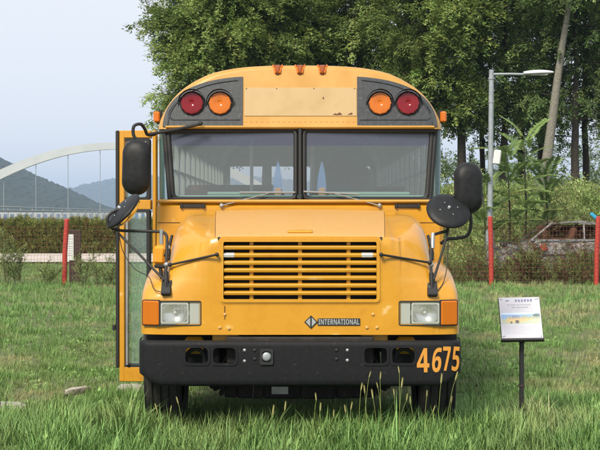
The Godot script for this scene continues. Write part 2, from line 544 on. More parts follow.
func build_far() -> void:
	ridge("hill", [[-260, 40], [-120, 72], [-40, 70], [0, 59], [14, 53], [32, 46], [50, 36], [75, 26], [100, 13], [120, 6], [140, 2], [160, 0.5]], 1500.0, 500.0, M.hill_wood, 3.0)
	ridge("far_hill", [[20, 0], [60, 14], [90, 26], [118, 33], [150, 38], [200, 34], [260, 37], [330, 30], [400, 27], [450, 29], [520, 24], [600, 30], [700, 20]], 5200.0, 1400.0, M.far_wood, 10.0)
	# arch bridge
	var br := thing("arch_bridge", "white steel arch bridge with thin hangers below the dark hill", "bridge", Vector3(0, 0, -250))
	var z0 := -250.0
	var s := 1400.0 / (EYE.z - z0)
	var b := MB.new()
	var outer := []; var P := []
	for k in 49:
		var px := lerpf(-70.0, 310.0, k / 48.0)
		var d := (px - 122.0) / 190.0
		var yy := 1.6 + (213.0 - (145.0 + 76.0 * d * d)) / s
		outer.append(Vector3((px - 301.0) / s, yy, 0))
	var sec := [[], [], [], []]
	for k in 49:
		var tg: Vector3 = (outer[mini(k + 1, 48)] - outer[maxi(k - 1, 0)]).normalized()
		var nn := Vector3(-tg.y, tg.x, 0) * (0.62 + 0.3 * absf(k - 24) / 24.0)
		var cn := [outer[k] + nn + Vector3(0, 0, 0.65), outer[k] + nn - Vector3(0, 0, 0.65), outer[k] - nn - Vector3(0, 0, 0.65), outer[k] - nn + Vector3(0, 0, 0.65)]
		for q in 4: sec[q].append([cn[q], cn[(q + 1) % 4]])
	for q in 4: b.sheet(sec[q], [Vector3.UP, Vector3.FORWARD, Vector3.DOWN, Vector3.BACK][q])
	obj("arch_rib", b, M.white_steel, br)
	for k in range(6, 45, 4):
		b = MB.new()
		b.tube([Vector3(outer[k].x, 2.2, 0), outer[k]], 0.06, 6)
		obj("hanger", b, M.galvanised, br)
	b = MB.new()
	b.bx(Vector3((120.0 - 301.0) / s, 1.6, 0), Vector3(380.0 / s, 0.9, 4.0), 0.1)
	obj("deck", b, M.white_steel, br)
	for px in [-60.0, 300.0]:
		b = MB.new()
		b.bx(Vector3((px - 301.0) / s, 0.55, 0), Vector3(3.0, 1.3, 4.0), 0.1)
		obj("abutment", b, M.stone, br)
	# railing along the riverside road, running away to the right
	var rl := thing("steel_railing", "long grey steel railing with thin balusters behind the hedge", "railing", Vector3(-13.5, -0.12, -56))
	var A := Vector3(-3.0, 0, 5.0); var B := Vector3(-4.2, 0, -95.0)
	for yy in [2.18, 1.98]:
		b = MB.new()
		b.tube([A + Vector3(0, yy, 0), B + Vector3(0, yy, 0)], 0.035, 8)
		obj("rail", b, M.galvanised, rl)
	b = MB.new()
	b.bar(A + Vector3(0, 1.42, 0), B + Vector3(0, 1.42, 0), 0.05, 0.05)
	obj("lower_rail", b, M.galvanised, rl)
	for k in 26:
		var p := A.lerp(B, k / 25.0)
		b = MB.new()
		b.bx(p + Vector3(0, 1.08, 0), Vector3(0.07, 2.18, 0.07))
		obj("post", b, M.galvanised, rl)
	b = MB.new()
	for k in 400:
		var p := A.lerp(B, (k + 0.5) / 400.0)
		b.tube([p + Vector3(0, 1.42, 0), p + Vector3(0, 1.98, 0)], 0.012, 5, false)
	obj("baluster_row", b, M.galvanised, rl)
	# panelled barrier beyond the railing
	var bw := thing("panel_barrier", "low white and blue panelled barrier seen through the railing", "barrier", Vector3(-40, 0, -120))
	for k in 100:
		b = MB.new()
		b.bx(Vector3(k * 0.30 - 1.0, 0.82, -k * 0.05), Vector3(0.285, 1.9 if k % 2 == 0 else 1.72, 0.08), 0.01)
		obj("panel", b, M.blue_panel if k % 2 == 1 else M.white_panel, bw)

# ------------------------------------------------------------------ vegetation
func leaf(b: MB, p: Vector3, dir: Vector3, side: Vector3, l: float, w: float, fold := 0.15) -> void:
	var up := dir.cross(side).normalized()
	var m := p + dir * l * 0.45
	var t := p + dir * l - up * l * 0.12
	var a := m + side * w * 0.5 + up * w * fold
	var c := m - side * w * 0.5 + up * w * fold
	var i := b.add(p, up); var j := b.add(a, (up - side * 0.3).normalized()); var k := b.add(t, up); var q := b.add(c, (up + side * 0.3).normalized())
	b.face(i, j, k); b.face(i, k, q)

func rdir() -> Vector3:
	var z := rnd(-1, 1); var a := rnd(0, TAU); var r := sqrt(1.0 - z * z)
	return Vector3(r * cos(a), z, r * sin(a))

# leafy twig about one metre long along +x (scaled when placed)
func spray_mesh(count: int, l: float, w: float, spread: float, droop: float) -> ArrayMesh:
	var b := MB.new()
	b.col = Color(0.25, 0.2, 0.14)
	b.tube([Vector3.ZERO, Vector3(0.5, 0.02, 0), Vector3(1.0, -droop, 0)], [0.012, 0.008, 0.003], 4, false)
	for i in count:
		var t := rnd(0.05, 1.0)
		var p := Vector3(t, -droop * t * t, 0) + rdir() * spread * rnd(0.1, 1.0)
		var d := (Vector3(rnd(0.1, 1.0), rnd(-0.7, 0.35), rnd(-1, 1))).normalized()
		var sd := d.cross(Vector3(rnd(-0.4, 0.4), 1, rnd(-0.4, 0.4))).normalized()
		var k := rnd(0.7, 1.25)
		b.col = Color(k * rnd(0.9, 1.15), k, k * rnd(0.75, 1.0))
		leaf(b, p, d, sd, l * rnd(0.7, 1.3), w * rnd(0.7, 1.3))
	return b.mesh()

var sprays := []

func limb_pts(a: Vector3, d: Vector3, l: float, rise: float, n := 5) -> Array:
	var pts := [a]
	var p := a; var dd := d
	for i in n:
		dd = (dd + Vector3(rnd(-0.22, 0.22), rnd(-0.15, 0.2) + rise, rnd(-0.22, 0.22))).normalized()
		p += dd * l / n
		pts.append(p)
	return pts

func tree(called: String, label: String, group: String, where: Vector3, height: float, r0: float, lean: Vector3, limbs: int, low: float, reach: float, tone: Color, bark: Material, per := 26, droop := 0.0) -> void:
	var t := thing(called, label, "tree", where, group)
	var b := MB.new()
	var pts := []; var rad := []
	var jog := Vector3.ZERO
	for i in 11:
		var k := i / 10.0
		pts.append(Vector3(0, -0.3 + (height + 0.3) * k, 0) + lean * height * k + jog)
		jog += Vector3(rnd(-0.05, 0.05), 0, rnd(-0.05, 0.05))
		rad.append(r0 * ((1.0 - k) * 0.9 + 0.08) * (1.25 if i == 0 else 1.0))
	b.tube(pts, rad, 10)
	obj("trunk", b, bark, t)
	b = MB.new()
	var xs := [[], [], []]; var cs := [[], [], []]
	for q in limbs:
		var k := low + (1.0 - low) * pow((q + rnd(0, 1)) / limbs, 0.9)
		var fi := clampf(k * 10.0, 0.0, 9.99)
		var a: Vector3 = pts[int(fi)].lerp(pts[int(fi) + 1], fi - int(fi))
		var an := q * 2.4 + rnd(-0.5, 0.5)
		var shape := (0.55 + 0.45 * sin(PI * clampf((k - low) / (1.0 - low) * 0.85 + 0.1, 0.0, 1.0)))
		var l := reach * shape * rnd(0.7, 1.15)
		var lp := limb_pts(a, Vector3(cos(an), rnd(0.05, 0.5) - droop, sin(an)).normalized(), l, 0.02 - droop * 0.25)
		var lr := []
		for i in lp.size(): lr.append(lerpf(r0 * 0.28 * (1.15 - k), 0.012, float(i) / (lp.size() - 1)))
		b.tube(lp, lr, 5, false)
		# clumps of leaves on the outer part of the limb
		var ctone := rnd(0.78, 1.22)
		var hub := []
		for c in 4: hub.append([rnd(0.0, 1.0), rdir() * rnd(0.1, 0.42) * (0.5 + 0.2 * l), rnd(0.85, 1.2)])
		for c in per:
			var hb: Array = hub[c % 4]
			var tt: float = clampf(pow(hb[0], 0.7) + rnd(-0.10, 0.10), 0.0, 1.0)
			var g := clampf(0.25 + tt * 0.75, 0.0, 1.0) * (lp.size() - 1.001)
			var p: Vector3 = lp[int(g)].lerp(lp[int(g) + 1], g - int(g))
			var o: Vector3 = hb[1] + rdir() * pow(rnd(0, 1), 0.6) * (0.30 + 0.09 * l)
			o.y *= 0.7
			var d := (o.normalized() + Vector3(cos(an), -0.25 - droop, sin(an)) * 0.7).normalized()
			var x := d
			var z := x.cross(Vector3.UP).normalized()
			var bs := Basis(x, z.cross(x), z).rotated(x, rnd(-0.6, 0.6)).scaled(Vector3.ONE * rnd(0.55, 0.95))
			var v := rng.randi() % 3
			xs[v].append(Transform3D(bs, p + o))
			var kk: float = ctone * hb[2] * rnd(0.8, 1.2)
			cs[v].append(Color(tone.r * kk * rnd(0.9, 1.12), tone.g * kk, tone.b * kk))
	obj("limbs", b, bark, t)
	for v in 3:
		var mm := multi("crown", sprays[v], M.tree_leaf, xs[v], cs[v], t)
		mm.set_meta("kind", "stuff")

func build_trees() -> void:
	sprays = [spray_mesh(46, 0.155, 0.07, 0.21, 0.12), spray_mesh(36, 0.19, 0.085, 0.25, 0.2), spray_mesh(54, 0.12, 0.055, 0.18, 0.05)]
	var g1 := "broad trees behind the bus"
	var lo := Color(0.235, 0.325, 0.10)
	# px, depth z, height, trunk radius, limbs, low, reach
	var spec := [
		["broadleaf_tree", "light green bushy tree over the left end of the bus roof", 219, -37.0, 9.2, 0.20, 54, 0.44, 2.0, lo],
		["broadleaf_tree", "mid green tree rising behind the middle of the bus roof", 268, -38.5, 10.2, 0.24, 46, 0.38, 2.3, lo * 0.9],
		["broadleaf_tree", "tree with dark forked trunk above the roof marker lamps", 318, -40.0, 10.8, 0.24, 40, 0.36, 2.2, lo * 0.8],
		["broadleaf_tree", "tree above the right warning lamps with thin dark trunk", 383, -39.0, 10.5, 0.20, 42, 0.34, 2.2, lo * 0.85],
		["broadleaf_tree", "bushy light green tree beside the right roof corner", 428, -36.5, 10.0, 0.18, 42, 0.30, 2.0, lo * 0.95],
	]
	for q in spec:
		var p := at(q[2], 200, q[3])
		tree(q[0], q[1], g1, Vector3(p.x, ground_y(p.x, q[3]), q[3]), q[4], q[5], Vector3(rnd(-0.02, 0.02), 0, rnd(-0.02, 0.02)), q[6], q[7], q[8], q[9], M.bark, 44)
	var g2 := "tall trees in the row on the bank"
	var dk := Color(0.15, 0.23, 0.085)
	var row := [
		["tall dark trunked tree just right of the bus roof", 461, -37.0, 0.21, 0.0],
		["slim dark tree directly behind the street lamp pole", 481, -44.0, 0.15, 0.0],
		["grey trunked tree right of the street lamp pole", 501, -38.0, 0.18, 0.012],
		["dark tree trunk under the lamp arm", 520, -42.0, 0.19, -0.01],
		["dark tree close behind the pale leaning trunk", 541, -45.0, 0.26, 0.0],
		["dark straight tree right of the pale leaning trunk", 573, -36.5, 0.19, 0.0],
		["second dark straight tree, near the right picture edge", 583, -40.0, 0.17, 0.0],
		["tree at the right picture edge with a dark trunk", 612, -38.0, 0.2, 0.0],
		["tree outside the row to the far right of the bank", 640, -41.0, 0.2, 0.0],
	]
	for q in row:
		var p := at(q[1], 190, q[2])
		tree("bank_tree", q[0], g2, Vector3(p.x, ground_y(p.x, q[2]), q[2]), rnd(9.5, 10.8), q[3] * 0.85, Vector3(q[4], 0, 0), 44, 0.30, 1.8, dk * rnd(0.85, 1.3), M.bark, 12, 0.18)
	var p := at(536, 190, -35.0)
	tree("leaning_tree", "pale grey leaning trunk rising past the lamp head", "", Vector3(p.x, ground_y(p.x, -35.0), -35.0), 10.5, 0.20, Vector3(0.125, 0, 0), 26, 0.62, 2.0, dk * 1.2, M.pale_bark, 22, 0.2)
	# far wood beyond the bank
	var xs := []; var cs := []
	for i in 1500:
		var z := rnd(-95.0, -70.0)
		var x := rnd(2.0, 34.0)
		var top := 2.2 + 2.2 * (0.5 + 0.5 * sin(x * 0.9) * cos(x * 0.37 + 1.0)) + rnd(0, 1.5)
		var y := 1.5 + top * pow(rnd(0, 1), 1.3)
		var d := rdir(); var zz := d.cross(Vector3.UP).normalized()
		xs.append(Transform3D(Basis(d, zz.cross(d), zz).scaled(Vector3.ONE * rnd(0.9, 1.6)), Vector3(x, y, z)))
		var k := rnd(0.6, 1.4)
		cs.append(Color(0.10 * k, 0.15 * k, 0.055 * k))
	var w := multi("far_wood", sprays[0], M.tree_leaf, xs, cs, self)
	tag(w, "dim green wood far beyond the bank trees", "wood", "", "stuff")
	# hedge along the path
	var hz := -51.6
	var hd := thing("hedge", "clipped reddish green hedge along the far footpath", "hedge", Vector3(-10.0, -0.12, hz))
	xs = []; cs = []
	var hs := spray_mesh(44, 0.15, 0.085, 0.30, 0.05)
	for i in 22000:
		var x := rnd(-16.0, 8.0)
		var y := pow(rnd(0.0, 1.0), 0.8) * (1.46 + 0.06 * sin(x * 2.1) + 0.05 * sin(x * 5.3))
		var z := rnd(-0.5, 0.5)
		var d := (Vector3(rnd(-0.5, 0.5), rnd(-0.1, 1.0), rnd(-0.2, 1.0))).normalized()
		var zz := d.cross(Vector3(0.3, 1, 0.1)).normalized()
		xs.append(Transform3D(Basis(d, zz.cross(d), zz).scaled(Vector3.ONE * rnd(0.24, 0.42)), Vector3(x, y * 0.93, z)))
		var k := rnd(0.6, 1.3)
		var red := rng.randf() < 0.22 + 0.15 * sin(x * 1.3)
		cs.append(Color(0.28 * k, 0.19 * k, 0.08 * k) if red else Color(0.25 * k, 0.29 * k, 0.09 * k))
	var hm := multi("foliage", hs, M.weed_leaf, xs, cs, hd)
	hm.set_meta("kind", "stuff")
	var b := MB.new()
	for i in 120:
		var x := -14.0 + i * 0.19
		b.tube([Vector3(x, -0.05, rnd(-0.2, 0.2)), Vector3(x + rnd(-0.1, 0.1), 0.6, rnd(-0.3, 0.3)), Vector3(x + rnd(-0.2, 0.2), 1.15, rnd(-0.4, 0.4))], [0.02, 0.015, 0.006], 4, false)
	obj("stems", b, M.bark, hd)

# ------------------------------------------------------------------ shapes for the bus
func rrect(w: float, h: float, r: float, seg := 5) -> PackedVector2Array:
	var p := PackedVector2Array()
	for q in 4:
		var cx := (w * 0.5 - r) * (1 if q in [0, 3] else -1)
		var cy := (h * 0.5 - r) * (1 if q in [0, 1] else -1)
		for k in seg + 1:
			var an := (q + float(k) / seg) * PI / 2.0
			p.append(Vector2(cx + cos(an) * r, cy + sin(an) * r))
	return p

# frame between two outlines with the same number of points
func ring(b: MB, outer: PackedVector2Array, inner: PackedVector2Array, xf: Transform3D, depth: float) -> void:
	var zn := (xf.basis * Vector3(0, 0, 1)).normalized()
	var n := outer.size()
	for i in n:
		var j := (i + 1) % n
		var o0 := xf * Vector3(outer[i].x, outer[i].y, 0); var o1 := xf * Vector3(outer[j].x, outer[j].y, 0)
		var i0 := xf * Vector3(inner[i].x, inner[i].y, 0); var i1 := xf * Vector3(inner[j].x, inner[j].y, 0)
		var d := zn * depth
		var out := (o0 + o1 - i0 - i1)
		if out.length() < 1e-9: out = o0 - xf.origin
		b.quad_out(o0 + d, o1 + d, i1 + d, i0 + d, zn)
		b.quad_out(o0, o1, o1 + d, o0 + d, out)
		b.quad_out(i0, i1, i1 + d, i0 + d, -out)
		b.quad_out(o0, o1, i1, i0, -zn)

# dome over an outline: bulges along local +z
func dome(b: MB, poly: PackedVector2Array, xf: Transform3D, depth: float, rows := 7) -> void:
	var P := []
	for k in rows + 1:
		var a := PI / 2.0 * k / rows
		var row := []
		for i in poly.size() + 1:
			var q := poly[i % poly.size()] * maxf(pow(cos(a), 0.55), 0.001)
			row.append(xf * Vector3(q.x, q.y, depth * sin(a)))
		P.append(row)
	b.sheet(P, (xf.basis * Vector3(0, 0, 1)).normalized())

func cr(a: Vector3, b: Vector3, c: Vector3, d: Vector3, t: float) -> Vector3:
	return b.cubic_interpolate(c, a, d, t)

func smooth_line(pts: Array, per: int) -> Array:
	var o := []
	for i in pts.size() - 1:
		for k in per:
			o.append(cr(pts[maxi(i - 1, 0)], pts[i], pts[i + 1], pts[mini(i + 2, pts.size() - 1)], float(k) / per))
	o.append(pts[-1])
	return o

func frame_at(o: Vector3, z: Vector3, up := Vector3.UP) -> Transform3D:
	z = z.normalized()
	var x := up.cross(z).normalized()
	return Transform3D(Basis(x, z.cross(x), z), o)

func text_mesh(t: String, h: float, depth: float, m: Material, weight := 700) -> TextMesh:
	var f := SystemFont.new()
	f.font_names = PackedStringArray(["Droid Sans"])
	f.font_weight = weight
	var tm := TextMesh.new()
	tm.text = t
	tm.font = f
	tm.font_size = 64
	tm.pixel_size = h / 46.0
	tm.depth = depth
	tm.material = m
	return tm

# ------------------------------------------------------------------ the bus
func build_bus() -> void:
	bus = thing("school_bus", "old yellow school bus with black bumper numbered 4675 and open door", "bus", Vector3(0, 0, 0))
	bus_hood()
	bus_grille()
	bus_headlights()
	bus_bumper()
	bus_chassis()
	bus_body()
	bus_roof_cap()
	bus_windscreen()
	bus_door()
	bus_mirrors()
	bus_cabin()

func bus_hood() -> void:
	var yv := [0.706, 0.95, 1.28, 1.415, 1.455]
	var C := []
	for q in [[0.0, 0.0], [0.36, -0.004], [0.0, -0.012]]:
		var c := []
		for r in 9:
			var z: float = [-0.10, -0.10, -0.10, -0.105, -0.165, -0.45, -0.80, -1.15, -1.54][r]
			var y: float = [0.706, 0.95, 1.28, 1.415, 1.455, 1.51, 1.565, 1.61, 1.648][r]
			var rx := lerpf(0.632, 0.712, clampf((-z - 0.1) / 1.4, 0, 1))
			var x: float = [0.0, 0.55 * rx, rx][C.size()]
			c.append(Vector3(x, y + (q[1] if r > 2 else 0.0), z))
		C.append(c)
	for q in [
		[0.705, [.706, .95, 1.26, 1.375, 1.425, 1.495, 1.553, 1.598, 1.634], [-.10, -.10, -.105, -.13, -.20, -.47, -.81, -1.15, -1.54]],
		[0.84, [.706, .95, 1.17, 1.335, 1.445, 1.53, 1.578, 1.605, 1.622], [-.105, -.105, -.13, -.205, -.34, -.58, -.84, -1.15, -1.54]],
		[0.925, [.706, .95, 1.11, 1.255, 1.395, 1.505, 1.56, 1.588, 1.604], [-.11, -.11, -.14, -.22, -.36, -.6, -.85, -1.15, -1.54]],
		[0.985, [.706, .95, 1.065, 1.16, 1.285, 1.415, 1.48, 1.515, 1.53], [-.115, -.115, -.145, -.205, -.35, -.59, -.85, -1.15, -1.54]],
		[1.005, [.706, .95, 1.045, 1.112, 1.192, 1.268, 1.30, 1.31, 1.31], [-.12, -.12, -.15, -.208, -.352, -.587, -.85, -1.15, -1.54]],
		[1.025, [.706, .95, 1.04, 1.10, 1.172, 1.232, 1.247, 1.232, 1.19], [-.122, -.122, -.152, -.211, -.356, -.585, -.85, -1.15, -1.54]],
		[1.10, [.706, .94, 1.025, 1.085, 1.155, 1.215, 1.23, 1.21, 1.15], [-.135, -.135, -.17, -.23, -.37, -.59, -.85, -1.15, -1.54]],
		[1.172, [.706, .93, 1.00, 1.05, 1.11, 1.16, 1.175, 1.15, 1.07], [-.17, -.17, -.20, -.26, -.40, -.605, -.85, -1.15, -1.54]],
		[1.203, [.706, .89, .945, .985, 1.03, 1.065, 1.075, 1.05, .95], [-.25, -.25, -.27, -.32, -.44, -.62, -.85, -1.15, -1.54]],
		[1.205, [.706, .74, .80, .86, .94, 1.0, 1.015, .98, .80], [-.32, -.33, -.35, -.39, -.48, -.64, -.85, -1.15, -1.54]],
	]:
		var c := []
		for r in 9: c.append(Vector3(q[0] + (lerpf(0.0, 0.025, r / 8.0) if q[0] < 0.75 else 0.0), q[1][r], q[2][r]))
		C.append(c)
	var nu := [14, 12, 5, 8, 7, 6, 5, 4, 6, 6, 6, 4]
	var nv := [14, 18, 9, 6, 9, 9, 9, 9]
	var half := []     # rows of points, x from 0 outwards
	var first := []
	for c in C:
		var col := []
		for i in 8:
			for k in nv[i]:
				var t: float = float(k) / nv[i]
				col.append(cr(c[maxi(i - 1, 0)], c[i], c[i + 1], c[mini(i + 2, 8)], t))
		col.append(c[8])
		first.append(col)
	var rows: int = first[0].size()
	for r in rows:
		var row := []
		for i in C.size() - 1:
			var lo: Vector3 = first[i - 1][r] if i > 0 else Vector3(-first[1][r].x, first[1][r].y, first[1][r].z)
			for k in nu[i]:
				row.append(cr(lo, first[i][r], first[i + 1][r], first[mini(i + 2, C.size() - 1)][r], float(k) / nu[i]))
		row.append(first[-1][r])
		half.append(row)
	var nc: int = half[0].size()
	# straight edges round the openings
	var opens := [[-0.574, 0.574, 0.966, 1.408], [0.748, 1.04, 0.786, 0.948]]
	for r in rows:
		for j in nc:
			var p: Vector3 = half[r][j]
			if p.z < -0.24: continue
			for o in opens:
				for e in 2:
					if absf(p.x - o[e]) < 0.017: p.x = o[e]
					if absf(p.y - o[e + 2]) < 0.0095 and r < 40 and p.x < o[1] + 0.05 and p.x > o[0] - 0.05: p.y = o[e + 2]
			half[r][j] = p
	var P := []
	for r in rows:
		var row := []
		for j in range(nc - 1, 0, -1):
			var p: Vector3 = half[r][j]
			row.append(Vector3(-p.x, p.y, p.z))
		row.append_array(half[r])
		P.append(row)
	var skip := {}; var top_only := {}; var rest := {}
	var edge := 14 + 12
	var topcol := 0
	var mid := nc - 1
	for r in rows - 1:
		for j in P[0].size() - 1:
			var m: Vector3 = (P[r][j] + P[r + 1][j + 1]) * 0.5
			var ax := absf(m.x)
			var open := false
			if m.z > -0.22:
				for o in opens:
					if ax > o[0] and ax < o[1] and m.y > o[2] and m.y < o[3]: open = true
			var is_top: bool = r >= 14 + 18 + 9 + 4 and absf(j + 0.5 - mid) < edge
			if open or is_top: rest[Vector2i(r, j)] = true
			if not is_top: top_only[Vector2i(r, j)] = true
	var b := MB.new()
	b.sheet(P, Vector3(0, 1, 1), rest)
	obj("hood", b, M.yellow_paint, bus)
	b = MB.new()
	b.sheet(P, Vector3(0, 1, 0.3), top_only)
	obj("hood_top", b, M.bleached_yellow_paint, bus).set_meta("label", "sun-bleached paler top of the hood")
	# seams along the ridge
	for s in [-1, 1]:
		b = MB.new()
		var pts := []
		for r in range(14 + 18 + 9 + 4, rows, 3):
			var p: Vector3 = half[r][edge]
			pts.append(Vector3(p.x * s, p.y - 0.001, p.z))
		b.tube(pts, 0.0026, 6, false)
		obj("hood_seam", b, M.rust, bus)
	# raised ledge in the middle of the hood
	b = MB.new()
	b.box(Transform3D(Basis(Vector3.RIGHT, 0.16), Vector3(0, 1.475, -0.225)), Vector3(0.19, 0.022, 0.05), 0.008)
	obj("hood_handle", b, M.yellow_paint, bus)
	# hood side closing down to the chassis (wheel arch liner)
	for s in [-1, 1]:
		b = MB.new()
		var arc := []
		for k in 13:
			var an := PI * k / 12.0
			arc.append([Vector3(0.62 * s, 0.45 + 0.56 * sin(an), -0.88 - 0.56 * cos(an)), Vector3(1.2 * s, 0.45 + 0.56 * sin(an), -0.88 - 0.56 * cos(an))])
		b.sheet(arc, Vector3.DOWN)
		obj("wheel_arch", b, M.dark_core, bus)
	# bolts on the fascia
	for q in [[227, 311], [222, 324], [231, 325], [373, 311], [367, 324], [377, 324]]:
		var p := at(q[0], q[1], -0.1)
		b = MB.new()
		b.lathe(Transform3D(Basis(Vector3.RIGHT, PI / 2), Vector3(p.x, p.y, -0.1015)), [Vector2(0.0135, 0), Vector2(0.0125, 0.006), Vector2(0.007, 0.010), Vector2(0.0, 0.011)], 10)
		obj("bolt", b, M.bleached_yellow_paint, bus)
	# rust bracket and streak below the grille corner
	b = MB.new()
	b.bx(Vector3(-0.562, 0.872, -0.097), Vector3(0.006, 0.10, 0.006), 0.002)
	obj("rusty_strap", b, M.rust, bus)
	# hood latches of black rubber
	for s in [-1, 1]:
		b = MB.new()
		b.tube(smooth_line([Vector3(1.03 * s, 1.25, -0.60), Vector3(1.03 * s, 1.32, -0.64), Vector3(1.022 * s, 1.38, -0.68), Vector3(1.008 * s, 1.44, -0.70)], 4), [0.016, 0.017, 0.018, 0.02, 0.018, 0.015, 0.014, 0.014, 0.013, 0.013, 0.012, 0.012, 0.012], 8)
		var la := obj("hood_latch", b, M.rubber, bus)
		b = MB.new()
		b.box(Transform3D(Basis(Vector3.FORWARD, 0.2 * s), Vector3(1.03 * s, 1.345, -0.65)), Vector3(0.03, 0.03, 0.03), 0.004)
		obj("clip", b, M.steel, la)
	# emblem
	var em := Node3D.new()
	em.name = "emblem"
	bus.add_child(em, true)
	b = MB.new()
	b.prism(rrect(0.318, 0.054, 0.006, 2), Transform3D(Basis.IDENTITY, Vector3(0.29, 0.802, -0.1)), 0.006, 0.001)
	obj("name_plate", b, M.plate_black, em)
	var tm := text_mesh("INTERNATIONAL", 0.040, 0.006, M.silver_print)
	var to := obm("lettering", tm, null, em, Vector3(0.29, 0.802, -0.0935))
	to.scale = Vector3(0.69, 1.0, 1.0)
	b = MB.new()
	b.prism(PackedVector2Array([Vector2(0.05, 0), Vector2(0, 0.05), Vector2(-0.05, 0), Vector2(0, -0.05)]), Transform3D(Basis.IDENTITY, Vector3(0.082, 0.802, -0.1)), 0.009, 0.002)
	obj("diamond_plate", b, M.plate_black, em)
	for s in [-1, 1]:
		b = MB.new()
		b.prism(PackedVector2Array([Vector2(0.006 * s, 0.034), Vector2(0.006 * s, -0.034), Vector2(0.039 * s, 0.0)]), Transform3D(Basis.IDENTITY, Vector3(0.082, 0.802, -0.091)), 0.003)
		obj("diamond_half", b, M.silver_print, em)

func bus_grille() -> void:
	var g := Node3D.new()
	g.name = "grille"
	bus.add_child(g, true)
	var b := MB.new()
	var cy := 1.186
	ring(b, rrect(1.192, 0.476, 0.030, 4), rrect(1.142, 0.428, 0.012, 4), Transform3D(Basis.IDENTITY, Vector3(0, cy, -0.104)), 0.016)
	obj("grille_frame", b, M.yellow_paint, g)
	b = MB.new()
	ring(b, rrect(1.222, 0.506, 0.045, 4), rrect(1.192, 0.476, 0.030, 4), Transform3D(Basis.IDENTITY, Vector3(0, cy, -0.104)), 0.007)
	obj("grille_flange", b, M.yellow_paint, g)
	for py in [244.9, 252.5, 260.0, 267.4, 274.9, 282.4, 289.9]:
		b = MB.new()
		var y: float = 1.6 - (py - 213.0) / 132.0
		b.box(Transform3D(Basis(Vector3.RIGHT, 0.28), Vector3(0, y, -0.118)), Vector3(1.15, 0.027, 0.040), 0.006)
		obj("bar", b, M.yellow_paint, g)
	for x in [-0.363, 0.0, 0.363]:
		b = MB.new()
		b.bx(Vector3(x, cy, -0.136), Vector3(0.03, 0.45, 0.022), 0.003)
		obj("upright", b, M.yellow_paint, g)
	for s in [-1, 1]:
		b = MB.new()
		b.box(Transform3D(Basis(Vector3.RIGHT, 0.28), Vector3(0.503 * s - (0.03 if s < 0 else 0.0), 1.6 - (252.5 - 213.0) / 132.0, -0.117)), Vector3(0.095, 0.0295, 0.0415), 0.006)
		obj("tape", b, M.tape, g)
	# hood rods end in brackets beside the grille
	b = MB.new()
	b.bx(Vector3(0, cy, -0.30), Vector3(1.25, 0.55, 0.10), 0.01)
	var ra := obj("radiator", b, M.dark_core, bus)
	b = MB.new()
	for k in 40:
		b.bx(Vector3(-0.56 + k * 0.0287, cy, -0.246), Vector3(0.003, 0.46, 0.008), 0.0)
	obj("fins", b, M.chassis, ra)
	b = MB.new()
	for s in [-1, 1]:
		b.bx(Vector3(0.605 * s, cy, -0.2), Vector3(0.02, 0.5, 0.19), 0.003)
	b.bx(Vector3(0, cy + 0.235, -0.2), Vector3(1.2, 0.02, 0.19), 0.003)
	b.bx(Vector3(0, cy - 0.235, -0.2), Vector3(1.2, 0.02, 0.19), 0.003)
	obj("shroud", b, M.dark_core, ra)

